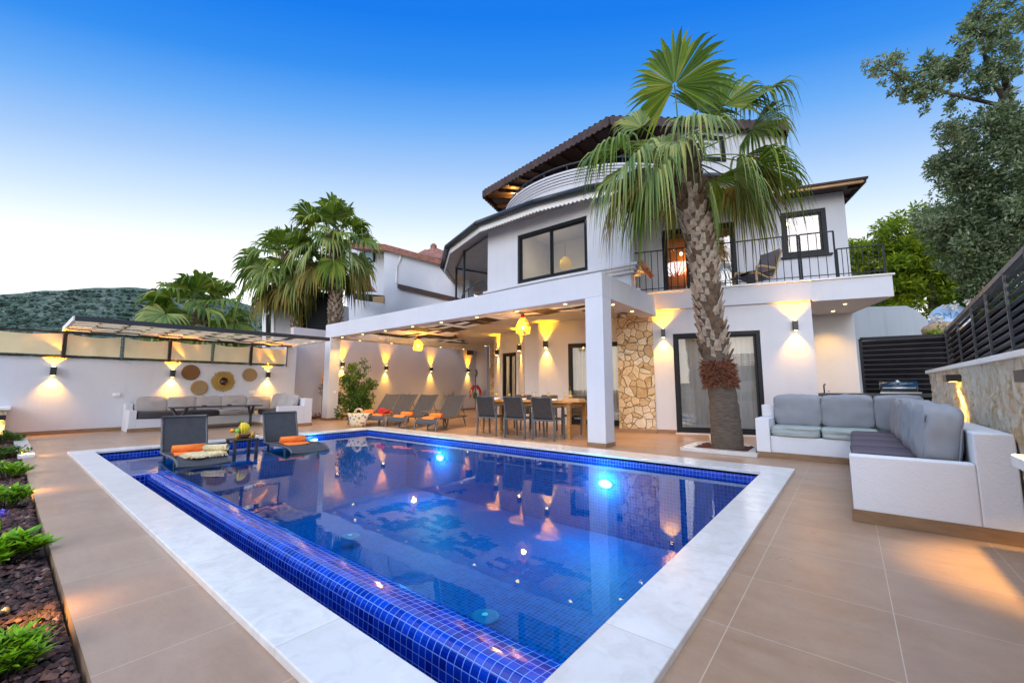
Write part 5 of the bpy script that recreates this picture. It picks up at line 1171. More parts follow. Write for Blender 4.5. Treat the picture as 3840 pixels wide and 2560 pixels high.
# dartboard + red ornament by the end wall
c = gp(1778, 1399, (-14.0, 14.99), (0, 1)); t = thing('dartboard', 'round black and cream dartboard on the end wall', 'dartboard', (c.x, 14.97, c.z))
mb = MB(); mb.lathe([(.24, 0), (.24, .03), (.2, .034), (0, .034)], (c.x, 14.995, c.z), 32, axis=(0, -1, 0)); mb.build('board', 'dart_black', t)
mb = MB()
for k in range(20):
    a0, a1 = 2*pi*k/20, 2*pi*(k+1)/20; D_ = lambda a, r: (c.x+r*cos(a), 14.959, c.z+r*sin(a))
    if k % 2: mb.quad(D_(a0, .035), D_(a1, .035), D_(a1, .16), D_(a0, .16))
    mb.quad(D_(a0+.06, .185), D_(a0+.2, .185), D_(a0+.2, .215), D_(a0+.06, .215))
mb.build('segment', 'dart_cream', t)
t = thing('macaw_ornament', 'hanging pair of red bird figures in front of the end wall', 'ornament', (-13.9, 14.2, 0))
cc = gp(1783, 1468, (-13.9, 14.2), (-.6, .8))
mb = MB(); mb.tube([(cc.x, cc.y, .0), (cc.x, cc.y, cc.z+.75)], .02, 7); mb.build('pole', 'bark_tree', t)
rr = CR
for s_ in (-1, 1):
    b = cc+rr*(.13*s_); mb = MB(); mb.tube([b+rr*(-.07*s_)+V((0, 0, .30)), b+V((0, 0, .17)), b+rr*(.09*s_)+V((0, 0, -.02)), b+rr*(.13*s_)+V((0, 0, -.28))], [.05, .085, .075, .03], 9); mb.build('red_bird', 'parrot_red', t)
    mb = MB(); mb.tube([b+rr*(.02*s_)+V((0, -.05, .10)), b+rr*(.05*s_)+V((0, -.05, -.12))], [.05, .02], 7); mb.build('wing', 'porcelain', t)
for k in range(1):
    mb = MB(); mb.ball(cc+V((0, -.03, -.18)), (.12, .10, .16), 9, 7); mb.build('leaves', 'bush_dark', t)

# ================================================================== LOUNGE CORNER ON THE RIGHT
t = thing('corner_sofa', 'white masonry corner sofa base with low arms by the stone wall', 'sofa', (0, 6, 0))
mb = MB(); SXL, SXR, SYF, SYB = -1.17, .86, 4.38, 8.45
mb.box(SXL, -.985, 7.47, SYB, 0, .585); mb.box(SXL, -.985, 8.16, SYB, .585, .77); mb.box(-.985, SXR, 8.27, SYB, 0, .70)
mb.box(-.985, -.02, 7.52, 8.27, 0, .325); mb.box(-.02, .66, 4.51, 8.27, 0, .325); mb.box(-.035, .66, SYF, 4.51, 0, .515); mb.box(.66, SXR, SYF, 8.27, 0, .735)
mb.build('base', 'sofa_plaster', t, bevel=.012, seg=3)
mb = MB(); mb.box(SXL-.012, -.04, 7.458, 7.52, .001, .085); mb.box(-.048, -.02, 4.40, 7.50, .001, .085); mb.box(-.048, SXR, SYF-.013, SYF-.001, .001, .095); mb.box(SXL-.013, SXL-.001, 7.458, SYB, .001, .085); mb.build('skirting', 'skirting_tile', t)
G = 'grey back cushions on the corner sofa'
for k, (x0, x1, l) in enumerate(((-.97, -.36, 'light grey back cushion beside the sofa arm near the palm'), (-.35, .26, 'light grey back cushion, middle of the row facing the pool'), (.27, .80, 'light grey back cushion in the far corner of the sofa'))):
    cush('back_cushion', l, 'cushion', ((x0+x1)/2, 8.13, .70), (x1-x0, .24, .46), 'cushion_grey', (.16, 0, 0), G, 10, .08, 20+k, True)
for k, (y0, y1, l) in enumerate(((4.55, 5.32, 'plump light grey back cushion at the near end of the sofa'), (5.36, 6.1, 'light grey back cushion, second along the stone wall'), (6.14, 6.88, 'light grey back cushion, third along the stone wall'), (6.92, 7.66, 'light grey back cushion along the stone wall nearest the corner'))):
    cush('back_cushion', l, 'cushion', (.53, (y0+y1)/2, .68), (.245, y1-y0, .45), 'cushion_grey', (0, .12, 0), G, 7, .10, 30+k, True)
G = 'seat pads on the corner sofa'
cush('seat_cushion', 'pale sage seat pad beside the sofa arm near the palm', 'cushion', (-.67, 7.87, .395), (.61, .74, .14), 'cushion_sage', (0, 0, 0), G, 12, .015, 40, True)
cush('seat_cushion', 'pale sage seat pad meeting the mauve mattress', 'cushion', (-.04, 7.87, .395), (.62, .74, .14), 'cushion_sage', (0, 0, 0), G, 12, .015, 41, True)
cush('seat_cushion', 'long mauve striped mattress along the stone wall side', 'cushion', (.31, 6.0, .40), (.66, 2.96, .155), 'cushion_mauve', (0, 0, 0), G, 14, .012, 42, True)
# stone retaining wall
t = thing('stone_wall', 'rough split stone garden wall with white coping on the right', 'wall', (1.1, 4, 0))
mb = MB(); mb.box(.90, 1.36, -3, 7.999, -.1, 1.245); gy_, gz_ = 230, 34; vs = []
for i in range(gy_+1):
    for j in range(gz_+1):
        y = 1.2+6.8*i/gy_; z = -.05+1.295*j/gz_; n1 = mnoise.noise(V((y*4.2, z*4.2, 1)))+.6*mnoise.noise(V((y*11, z*11, 5)))+.35*mnoise.noise(V((y*27, z*27, 9))); vs.append((.872-.016*n1-(.012 if n1 > .35 else 0), y, z))
mb.add(vs, [(i*(gz_+1)+j, i*(gz_+1)+j+1, (i+1)*(gz_+1)+j+1, (i+1)*(gz_+1)+j) for i in range(gy_) for j in range(gz_)], 0, False); mb.build('wall', 'split_stone', t)
mb = MB(); mb.box(.84, 1.40, -3, 8.05, 1.246, 1.29); mb.build('coping', 'white_gloss', t, bevel=.006)
t = thing('plinth', 'low stone plinth with white marble cap beside the sofa', 'plinth', (.85, 3.6, 0))
mb = MB(); mb.box(.80, .874, -2, 3.86, -.1, .58); mb.build('base', 'split_stone', t); mb = MB(); mb.box(.735, .874, -2, 3.9, .581, .655); mb.build('cap', 'white_gloss', t, bevel=.008)
def wall_box(y, z, lab, w=26):
    t = thing('box_lamp', lab, 'wall lamp', (.87, y, z), 0, 'black box lamps on the stone wall')
    mb = MB(); mb.box(.765, .874, y-.10, y+.10, z-.035, z+.035); mb.build('housing', 'lamp_black', t, bevel=.004)
    mb = MB(); mb.box(.80, .85, y-.05, y+.05, z-.0365, z-.0355); mb.build('lens', 'strip_warm', t)
    spot(t, (.822, y, z-.07), (.05, 0, -1), w, (1, .56, .10), 80, .7)
wall_box(6.05, 1.15, 'black box lamp on the stone wall above the sofa back', 30); wall_box(3.68, 1.12, 'black box lamp on the stone wall at the right edge', 60)
# slatted fence on the wall + louvred gate
t = thing('slatted_fence', 'grey slatted metal fence rising on top of the stone wall', 'fence', (1.25, 6, 1.3))
fz = lambda y: 1.93+(9.3-y)*.072
mb = MB(); mb.bar((1.26, 9.3, fz(9.3)), (1.26, 1.2, fz(1.2)), .06, .05); mb.build('top_rail', 'frame_grey', t)
mb = MB()
for k in range(1, 13):
    dz = .082*k; y1 = 9.3; y0 = 1.2
    ye = min(9.3, 9.3-(1.30-(1.93-dz))/.072) if 1.93-dz < 1.30 else 9.3
    if ye <= y0: continue
    a, b = (1.27, ye, fz(ye)-dz), (1.27, y0, fz(y0)-dz); mb.bar(a, b, .03, .04, up=(.5, 0, .8))
mb.build('slats', 'slat_grey', t)
for y in (9.25, 8.3, 7.45, 6.75, 6.0, 5.35, 4.75, 4.2, 3.6): mb = MB(); mb.bar((1.24, y, 1.29), (1.24, y, fz(y)), .02); mb.build('post', 'frame_grey', t)
mb = MB(); mb.box(1.30, 1.31, 1.2, 9.3, 1.30, 1.88); mb.build('backing_sheet', 'louver_black', t)
t = thing('louvred_gate', 'dark horizontal louvre gate between villa and stone wall', 'gate', (.8, 10.5, 0))
gx0, gx1, gy, gt = .24, 1.42, 10.5, 2.0
mb = MB(); mb.bar((gx0, gy, 0), (gx0, gy, gt), .05); mb.bar((gx1, gy, 0), (gx1, gy, gt), .06); mb.bar((gx0, gy, gt), (gx1, gy, gt-.02), .05, .06); mb.bar((gx1, 9.3, 1.90), (gx1, gy, gt-.02), .05, .06); mb.build('frame', 'anthracite', t)
mb = MB()
for k in range(20): z = .15+.092*k; mb.add([(gx0+.02, gy+.03, z), (gx1-.02, gy+.03, z), (gx1-.02, gy-.035, z+.05), (gx0+.02, gy-.035, z+.05), (gx0+.02, gy+.03, z+.012), (gx1-.02, gy+.03, z+.012), (gx1-.02, gy-.035, z+.062), (gx0+.02, gy-.035, z+.062)], [(3, 2, 1, 0), (4, 5, 6, 7), (0, 1, 5, 4), (1, 2, 6, 5), (2, 3, 7, 6), (3, 0, 4, 7)])
mb.build('slats', 'slat_grey', t)
mb = MB(); mb.box(gx0, gx1, gy+.05, gy+.06, .05, gt-.05); mb.build('backing_sheet', 'louver_black', t)
# outdoor kitchen
t = thing('kitchen_counter', 'dark granite outdoor kitchen counter behind the sofa', 'counter', (.4, 9.8, 0))
mb = MB(); mb.box(-.40, 1.08, 9.56, 10.1, 0, .90); mb.build('cabinet', 'louver_black', t); mb = MB(); mb.box(-.44, 1.12, 9.50, 10.14, .901, .96); mb.build('worktop', 'granite', t, bevel=.004)
mb = MB(); mb.box(.42, .93, 9.52, 9.60, .961, .985); mb.build('edge_trim', 'steel', t)
t = thing('barbecue', 'dark blue lidded gas barbecue set on the granite counter', 'barbecue', (.66, 9.85, .96))
mb = MB(); mb.box(.44, .90, 9.66, 10.08, .962, 1.03); mb.build('body', 'grill_blue', t, bevel=.01)
mb = MB(); vs = []
for x in (.43, .91):
    for k in range(9): a = pi*k/8; vs.append((x, 9.87-.21*cos(a), 1.035+.15*sin(a)**.8))
mb.add(vs, [(k, k+1, 10+k, 9+k) for k in range(8)]+[tuple(range(9))[::-1], tuple(range(9, 18))], 0, True); mb.build('lid', 'grill_blue', t)
mb = MB(); mb.tube([(.46, 9.63, 1.05), (.88, 9.63, 1.05)], .016, 8); mb.build('handle', 'steel', t); mb = MB(); mb.lathe([(.03, 0), (.03, .012)], (.66, 9.69, 1.155), 14, axis=(0, -1, .4)); mb.build('thermometer', 'steel', t)
t = thing('tap', 'small dark tap at the left end of the counter', 'tap', (-.36, 9.85, .96)); mb = MB(); mb.tube([(-.36, 9.85, .96), (-.36, 9.85, 1.10), (-.34, 9.80, 1.13), (-.34, 9.74, 1.11)], .012, 7); mb.build('spout', 'lamp_black', t); mb = MB(); mb.tube([(-.31, 9.85, .96), (-.31, 9.85, 1.0), (-.27, 9.85, 1.0)], .01, 6); mb.build('lever', 'steel', t)
# concrete wall behind
t = thing('concrete_wall', 'weathered pale blue concrete wall with a sloping top behind the gate', 'wall', (1.5, 18, 0))
mb = MB(); pts = [(-1.5, 4.0)]+[(gY(px, py, 18).x, gY(px, py, 18).z) for px, py in ((3290, 1150), (3400, 1146), (3440, 1165), (3480, 1200), (3560, 1235), (3700, 1270), (3840, 1290))]; x_l = pts[-1][0]
n = len(pts); mb.add([(x, 18, z) for x, z in pts]+[(x_l, 18, 0), (-1.5, 18, 0)]+[(x, 18.3, z) for x, z in pts]+[(x_l, 18.3, 0), (-1.5, 18.3, 0)], [tuple(range(n+2))[::-1], tuple(range(n+2, 2*n+4))]+[(i, (i+1) % (n+2), n+2+(i+1) % (n+2), n+2+i) for i in range(n+2)]); mb.build('wall', 'old_concrete', t)
# round sign
c = gY(3561, 1190, 13.0); t = thing('round_sign', 'round pale blue sign with blue letters among white flowers', 'sign', (c.x, 13.0, c.z))
mb = MB(); mb.lathe([(.34, 0), (.34, .03), (0, .031)], (c.x, 13.03, c.z-.05), 36, axis=(0, -1, 0)); d_ = mb.build('disc', 'sign_blue', t)
mb = MB(); mb.tube([(c.x, 13.05, c.z-.05), (c.x, 13.05, 1.0)], .03, 8); mb.build('post', 'frame_grey', t)
cu = bpy.data.curves.new('lettering', 'FONT'); cu.body = 'OMAS'; cu.size = .20; cu.extrude = .004; cu.align_x = 'CENTER'; cu.align_y = 'CENTER'; cu.materials.append(MATS['sign_ink'])
tmp_ = bpy.data.objects.new('lettering_source', cu); me_ = bpy.data.meshes.new_from_object(tmp_); bpy.data.objects.remove(tmp_); lo_ = bpy.data.objects.new('lettering', me_); COL.objects.link(lo_); lo_.parent = t; lo_.location = (.0, -.012, .04); lo_.rotation_euler = (pi/2, 0, 0)
# balcony armchair
ax, ay = W(2.02, .80)[:2]; t = thing('balcony_armchair', 'bentwood cantilever armchair with mauve cushion on the balcony', 'armchair', (ax, ay, 3.345), TH+radians(38), None)
# profile in local x (front = -x), widths in y
for s_ in (-1, 1):
    mb = MB(); pts = [(-.36, .02), (-.38, .36), (-.34, .53), (-.2, .55), (.20, .53)]; mb.tube([(x, s_*.31, z) for x, z in pts], .028, 7); mb.tube([(-.36, s_*.31, .02), (.05, s_*.31, .02), (.34, s_*.31, .02)], .026, 7); mb.build('side_frame', 'bamboo', t, True)
    mb = MB(); mb.tube([(x, s_*.27, z) for x, z in [(-.52, .36), (-.30, .40), (.0, .30), (.18, .33), (.26, .45), (.40, .78), (.50, 1.02)]], .024, 7); mb.build('seat_frame', 'bamboo', t, True)
pr = [(-.56, .40), (-.30, .45), (.0, .36), (.14, .37), (.22, .47), (.36, .80), (.46, 1.06)]
mb = MB(); v, f = slingsheet(pr, .54, th=.07); mb.add(v, f, 0, True); mb.build('cushion', 'chair_mauve', t, True)
mb = MB(); mb.bar((.2, -.30, .53), (.2, .30, .53), .03); mb.bar((.32, -.3, .02), (.32, .3, .02), .03); mb.build('crossbar', 'bamboo', t, True)

# ================================================================== NEIGHBOUR HOUSE on the left behind
nb = thing('neighbour_house', 'white neighbouring house with red tiled roof seen behind the palms', 'house', (-26, 22, 0))
def pl(px, py, d): return gd(px, py, d)
def facade(mb, pts, th=.3, mi=0):     # polygon on one vertical plane, given thickness away from the camera
    a = pts[0]; b = max(pts, key=lambda q: (V((q.x, q.y))-V((a.x, a.y))).length); d = V((b.x-a.x, b.y-a.y, 0)).normalized(); nn = V((-d.y, d.x, 0)); nn = nn if nn.dot(a-C0) > 0 else -nn
    n = len(pts); mb.add([tuple(p) for p in pts]+[tuple(p+nn*th) for p in pts], [tuple(range(n)), tuple(range(2*n-1, n-1, -1))]+[(i, n+i, n+(i+1) % n, (i+1) % n) for i in range(n)], mi)
A_, B_ = gd(1440, 1000, 23), gd(1740, 1000, 19)
pn = V((-(B_-A_).y, (B_-A_).x))
on = lambda px, py, o=0: gp(px, py, (A_.x+o*pn.normalized().x, A_.y+o*pn.normalized().y), tuple(pn))
mb = MB(); facade(mb, [on(1440, 940), on(1760, 1010), on(1760, 1290), on(1440, 1290)], .3); facade(mb, [on(1300, 930, .8), on(1442, 940, .8), on(1442, 1290, .8), on(1300, 1290, .8)], 3); mb.build('wall', 'white_plaster', nb)
mb = MB(); facade(mb, [on(1300, 905, -.3), on(1442, 915, -.3), on(1700, 985, -.3), on(1700, 1005, -.3), on(1442, 938, -.3), on(1300, 928, -.3)], 3.5); mb.build('roof', 'roof_tile', nb)
mb = MB(); facade(mb, [on(1490, 1063, -.12), on(1740, 1122, -.12), on(1740, 1140, -.12), on(1490, 1082, -.12)], .1); mb.build('wood_trim', 'soffit_wood', nb)
mb = MB(); mb.tube([on(1505, 950, -.1), on(1500, 972, -.1), on(1488, 1000, -.1), on(1486, 1060, -.1)], .05, 7); mb.build('downpipe', 'white_gloss', nb)
mb = MB(); facade(mb, [on(1364, 938, .7), on(1402, 942, .7), on(1402, 980, .7), on(1364, 988, .7)], .05); wn = mb.build('window', 'anthracite', nb)
mb = MB(); facade(mb, [on(1370, 944, .68), on(1397, 947, .68), on(1397, 976, .68), on(1370, 982, .68)], .01); mb.build('pane', 'sign_blue', wn)
mb = MB(); facade(mb, [on(1330, 1098, -.03), on(1440, 1108, -.03), on(1440, 1138, -.03), on(1330, 1122, -.03)], .02); mb.build('opening_shade', 'louver_black', nb)  # thin black sheet painted for the shade inside an opening
mb = MB(); facade(mb, [on(1398, 1112, -.07), on(1438, 1110, -.07), on(1438, 1138, -.07), on(1398, 1132, -.07)], .03); mb.build('yellow_shutter', 'fascia_pine', nb)  # plain yellow pine-coloured shutter panel
mb = MB(); facade(mb, [on(1322, 1050, -1.2), on(1370, 1056, -1.2), on(1400, 1092, -1.0), on(1322, 1088, -1.0)], .25); mb.build('porch_roof', 'roof_tile', nb)
# hipped red roof farther right
hp = [gd(1560, 962, 30), gd(1668, 985, 28), gd(1690, 950, 33)]; apx = gd(1626, 925, 31)
mb = MB(); a, b = gd(1558, 960, 29), gd(1668, 976, 28); c_, d_ = gd(1690, 950, 36), gd(1590, 948, 37); mb.add([tuple(q) for q in (a, b, c_, d_, apx)], [(0, 1, 4), (1, 2, 4), (2, 3, 4), (3, 0, 4), (3, 2, 1, 0)])
for (p, q) in ((a, b),):
    for k in range(14): f = k/13; s_ = p.lerp(q, f); mb.tube([s_, s_.lerp(apx, .95 if .35 < f < .65 else .55)], .11, 6)
mb.ball(apx, .25, 8, 6); mb.build('hip_roof', 'roof_tile', nb)
mb = MB(); a2, b2 = gd(1566, 972, 29.4), gd(1662, 988, 28.4); facade(mb, [a2, b2, b2-V((0, 0, 3)), a2-V((0, 0, 3))], 3); mb.build('wall', 'white_plaster', nb)
# grey annex with window and dark louvre panel
an = thing('annex_building', 'pale grey annex with a narrow white framed window left of the louvre panel', 'building', (-20, 12, 0))
e = gd(1030, 1200, 19); f_ = gd(1150, 1200, 18.2); pn2 = V((-(f_-e).y, (f_-e).x)); on2 = lambda px, py, o=0: gp(px, py, (e.x+o*pn2.normalized().x, e.y+o*pn2.normalized().y), tuple(pn2))
mb = MB(); facade(mb, [on2(985, 1125), on2(1030, 1105), on2(1180, 1120), on2(1180, 1310), on2(985, 1310)], 2); mb.build('wall', 'grey_plaster', an)
mb = MB(); facade(mb, [on2(983, 1165, -.08), on2(1026, 1128, -.08), on2(1026, 1300, -.08), on2(983, 1300, -.08)], .07); w_ = mb.build('window', 'white_gloss', an)
mb = MB(); facade(mb, [on2(997, 1185, -.1), on2(1014, 1172, -.1), on2(1014, 1300, -.1), on2(997, 1300, -.1)], .015); mb.build('pane', 'louver_black', w_)
lp = thing('louvre_panel', 'tall black louvred privacy panel behind the two palms', 'panel', (-15.2, 8, 0))
e3, f3 = gd(1118, 1200, 18.2), gd(1242, 1200, 17.6); pn3 = V((-(f3-e3).y, (f3-e3).x)); on3 = lambda px, py, o=0: gp(px, py, (e3.x+o*pn3.normalized().x, e3.y+o*pn3.normalized().y), tuple(pn3))
mb = MB(); facade(mb, [on3(1118, 1098), on3(1242, 1098), on3(1238, 1300), on3(1114, 1300)], .04); mb.build('sheet', 'louver_black', lp)
mb = MB()
for k in range(24):
    y = 1104+8.2*k; mb.bar(on3(1120, y, -.03), on3(1240, y, -.03), .05, .035)
mb.build('slats', 'anthracite', lp)
mb = MB(); mb.bar(on3(1118, 1096, -.04), on3(1115, 1300, -.04), .06); mb.build('post', 'awning_cloth', lp)
# ================================================================== PLANTS
def fan_leaf(mb, base, d, L, Rr, sag, rng, mi=0, droop=.5, nseg=30, ang=125, roll=0.0):
    """palmate leaf: petiole from base along d, fan of pleated segments with hanging tips"""
    d = V(d).normalized(); pts = []; p = V(base); dd = V(d); step = L/6
    for k in range(7):
        pts.append(p.copy()); p = p+dd*step; dd = (dd+V((0, 0, -sag/6))).normalized()
    mb.tube(pts, [.022, .02, .017, .014, .012, .011, .010], 5, 2)
    hub = pts[-1]; t = dd
    s = t.cross(V((0, 0, 1))); s = s.normalized() if s.length > .05 else V((1, 0, 0)); nn = s.cross(t).normalized()
    if roll: q = Matrix.Rotation(roll, 3, t); s = q @ s; nn = q @ nn
    for k in range(nseg):
        a = radians(-ang+2*ang*k/(nseg-1)+rng.uniform(-1.5, 1.5)); da = radians(2*ang/(nseg-1))*.60
        dirv = (t*cos(a)+s*sin(a)); dirv = (dirv+nn*(.22*abs(sin(a)))).normalized(); side = (-t*sin(a)+s*cos(a))
        RL = Rr*(1-.20*(abs(a)/radians(ang))**2)*rng.uniform(.88, 1.06); br = rng.uniform(.50, .66); vs = []; dr = droop*rng.uniform(.6, 1.5)
        for f in (.04, .3, br, br+.16, .84, 1.0):
            r = RL*f; w = r*da if f <= br else RL*br*da*max(.06, (1-(f-br)/(1-br))**.8)
            g = max(0, f-br*.8); c = hub+dirv*(r*(1-.32*g*dr))+V((0, 0, -RL*dr*g*g*1.9))
            vs += [c-side*w+nn*(-.25*w), c+nn*(.35*w), c+side*w+nn*(-.25*w)]
        fs = []
        for i in range(5): b = i*3; fs += [(b, b+3, b+4, b+1), (b+1, b+4, b+5, b+2)]
        mb.add(vs, fs, mi)
def palm(name, label, base, path, radii, crown, seed, R0=1.0, n=34, boots=(0.0, 1.0), nseg=30, boot_n=240, feature=(), collar=None, skirt=True, group='fan palms', bootsize=.13, dirs=None, thin=1.0):
    rng = random.Random(seed); t = thing(name, label, 'palm tree', tuple(base), 0, group)
    mb = MB(); pts = []; rs = []; m = 28; P = [V(p) for p in path]
    def along(f):
        x = f*(len(P)-1); i = min(int(x), len(P)-2); return P[i].lerp(P[i+1], x-i)
    def rad(f):
        x = f*(len(radii)-1); i = min(int(x), len(radii)-2); return radii[i]+(radii[i+1]-radii[i])*(x-i)
    for k in range(m*3+1): f = k/(m*3); pts.append(along(f)); rs.append(rad(f)*(1+.025*sin(k*2.1)+.02*rng.uniform(-1, 1)))
    mb.tube(pts, rs, 18); tk = mb.build('trunk', 'bark_palm', t)
    mb = MB(); tot = sum((P[i+1]-P[i]).length for i in range(len(P)-1))
    for k in range(boot_n):      # leaf-base stubs
        f = boots[0]+(boots[1]-boots[0])*k/boot_n; a = k*2.3999; c = along(f); r = rad(f); o = V((cos(a), sin(a), 0)); s = V((-sin(a), cos(a), 0)); w = bootsize*rng.uniform(.26, .46)*(.8+.45*f); h = bootsize*rng.uniform(.5, .95)*(1+1.6*max(0, (f-.72)*4)); out = bootsize*(.30+.9*max(0, (f-.62)*2.2))*rng.uniform(.6, 1.5)
        tw = rng.uniform(-.55, .55); s2 = (s+V((0, 0, tw))).normalized()
        b0 = c+o*(r*.9); tip = c+o*(r+out)+V((0, 0, h)); th = .018
        vs = [b0-s2*w+V((0, 0, -.03)), b0+s2*w+V((0, 0, -.03)), b0-s2*w+o*th*1.6+V((0, 0, -.03)), b0+s2*w+o*th*1.6+V((0, 0, -.03)), tip-s2*w*.55, tip+s2*w*.55, tip-s2*w*.5+o*th, tip+s2*w*.5+o*th]
        mb.add(vs, [(0, 1, 3, 2), (2, 3, 7, 6), (0, 2, 6, 4), (3, 1, 5, 7), (4, 6, 7, 5), (1, 0, 4, 5)], 0 if rng.random() < (.75 if f < .70 else .25) else 1)
    mb.build('leaf_bases', ['boot_tan', 'boot_dark'], t)
    if collar:
        mb = MB(); z0, z1 = collar
        for k in range(900):
            z = rng.uniform(z0, z1); f = min(range(200), key=lambda q: abs(along(q/199).z-z))/199; c = along(f); a = rng.uniform(0, 2*pi); r = rad(f); o = V((cos(a), sin(a), 0)); s = V((-sin(a), cos(a), 0)); l = rng.uniform(.04, .10); b0 = c+o*r*.97
            tip = b0+o*rng.uniform(.03, .12)+s*rng.uniform(-.09, .09)+V((0, 0, rng.uniform(-.12, .10))); mb.add([b0-s*.022, b0+s*.022, b0+V((0, 0, .04)), tip], [(0, 1, 3), (1, 2, 3), (2, 0, 3)])
        mb.build('fibre_collar', 'fibre_red', t)
    C = V(crown); mb = MB()
    for k in range(n):
        a = k*2.3999+rng.uniform(-.25, .25); f = k/n; el = radians(80-120*f**.9+rng.uniform(-8, 8))
        d = V((cos(a)*cos(el), sin(a)*cos(el), sin(el))); L = R0*rng.uniform(.85, 1.25)*(.75+.35*f); Rr = R0*rng.uniform(.78, 1.0)
        mi = 0 if f < .5 else (1 if rng.random() < .7 else 0)
        if f > .84: mi = 3
        fan_leaf(mb, C+V((0, 0, -.35*R0*f)), d, L, Rr, .35+.9*f, rng, mi, .50+.85*f, nseg, 112, rng.uniform(-.5, .5))
    for (d, L, Rr, sag, mi, droop, ang, roll) in feature: fan_leaf(mb, C, d, L, Rr, sag, rng, mi, droop, nseg+8, ang, roll)
    if skirt:
        for k in range(int(13*thin)):
            a = k*2.0+rng.uniform(-.3, .3); d = V((cos(a)*.75, sin(a)*.75, -.35)); fan_leaf(mb, C+V((0, 0, -.45*R0)), d, R0*.6, R0*.75, 1.6, rng, 3, 1.2, max(16, nseg-8), 80)
    mb.build('crown', ['palm_green', 'palm_pale', 'palm_green', 'palm_old'], t); return t
# the big palm by the sofa
cb = gp(2560, 690, (-1.68, 7.87), (CF.x, CF.y)); ct = gp(2548, 540, (-1.68, 7.87), (CF.x, CF.y))
path = [(-1.66, 7.86, -.05), (-1.69, 7.85, .9), gp(2680, 1320, (-1.68, 7.87), (CF.x, CF.y)), gp(2652, 1120, (-1.68, 7.87), (CF.x, CF.y)), gp(2634, 960, (-1.68, 7.87), (CF.x, CF.y)), gp(2600, 800, (-1.68, 7.87), (CF.x, CF.y)), cb, gp(2556, 600, (-1.68, 7.87), (CF.x, CF.y))]
B_ = -CF
U_ = V((0, 0, 1))
cr_ = gp(2556, 600, (-1.68, 7.87), (CF.x, CF.y))
feat = [  # direction, petiole, blade, sag, material, droop, spread, roll
 (CR*-.12+U_*1.0+B_*.16, 1.36, 1.20, -.25, 0, .30, 138, 0.0), (CR*.42+U_*1.0+B_*-.2, 1.20, 1.0, -.05, 0, .5, 92, 1.2), (CR*.75+U_*1.0, 1.35, 1.15, .05, 0, .9, 78, 1.35),
 (CR*.95+U_*.85+B_*.15, 1.55, 1.15, .12, 0, 1.15, 76, .5), (CR*1.0+U_*.55, 1.45, 1.1, .2, 1, 1.2, 80, -.2), (CR*1.0+U_*.30+B_*-.2, 1.4, 1.1, .3, 0, 1.2, 84, .3),
 (CR*-.62+U_*.85+B_*-.25, 1.05, .8, .15, 1, .9, 86, -1.1), (CR*-.3+U_*.9+B_*-.8, .8, .9, .1, 0, .7, 100, -.4),
 (CR*-1.0+U_*.42+B_*.05, 1.15, 1.1, .55, 0, 1.15, 96, -.2), (CR*-1.0+U_*.12+B_*.35, 1.10, 1.2, .75, 1, 1.25, 100, 0), (CR*-.8+U_*.0+B_*.5, .90, 1.15, .95, 1, 1.3, 100, 0), (CR*-1.0+U_*-.15+B_*.0, 1.0, 1.15, .8, 3, 1.25, 95, 0), (CR*-.8+U_*-.30+B_*.2, .85, 1.1, 1.0, 0, 1.3, 95, 0),
 (CR*-.45+U_*.55+B_*.75, .62, .95, 1.0, 1, 1.2, 96, 0), (CR*.02+U_*.75+B_*.65, .66, .98, 1.0, 1, 1.25, 92, 0),
 (CR*1.0+U_*.05+B_*.2, 1.25, 1.1, .5, 0, 1.2, 90, 0), (CR*1.0+U_*-.15+B_*-.1, 1.15, 1.15, .6, 3, 1.2, 92, 0), (CR*.9+U_*-.05+B_*.35, .95, 1.0, .9, 1, 1.25, 92, 0), (CR*.55+U_*-.75+B_*.3, .75, .8, .9, 1, 1.1, 85, 0),
 (CR*.9+U_*.15+B_*-.6, 1.1, 1.05, .6, 0, 1.1, 92, 0), (CR*-.5+U_*.2+B_*-1.0, .95, 1.0, .7, 0, 1.1, 100, 0), (CR*.4+U_*.1+B_*-1.0, .95, 1.0, .8, 3, 1.1, 100, 0), (CR*.25+U_*.7+B_*-.8, .9, 1.0, .3, 0, .7, 100, 0)]
palm('fan_palm', 'tall fan palm leaning over the corner sofa, trunk in a marble planter', (-1.66, 7.86, 0), path, [.255, .225, .205, .195, .20, .225, .225, .15], cr_, 5, 1.0, 0, (.27, .985), 36, 330, feat, (1.08, 1.50), False, 'fan palms', .165)
# mid palm and its neighbour
mp = V((-16.3, 8.45)); mpf = lambda px, py: gp(px, py, tuple(mp), (CF.x, CF.y))
palm('fan_palm', 'bushy fan palm behind the left end of the pergola', (mp.x, mp.y, -1.0), [mpf(1262, 1500), mpf(1258, 1230), mpf(1260, 1080), mpf(1262, 960), mpf(1252, 890)], [.27, .26, .25, .25, .18], mpf(1246, 900), 21, 1.22, 34, (.15, .98), 24, 300, (), None, False, 'fan palms', .2)
mq = V((-18.0, 8.3)); mqf = lambda px, py: gp(px, py, tuple(mq), (CF.x, CF.y))
palm('fan_palm', 'fan palm left of the black louvre panel, thin ragged trunk', (mq.x, mq.y, -1.0), [mqf(1118, 1500), mqf(1116, 1230), mqf(1108, 1120), mqf(1085, 1000), mqf(1075, 960)], [.22, .22, .22, .22, .16], mqf(1072, 985), 33, 1.25, 30, (.15, .98), 22, 160, (), None, True, 'fan palms', .17)
ms = V((-26, 8.0)); msf = lambda px, py: gp(px, py, tuple(ms), (CF.x, CF.y))
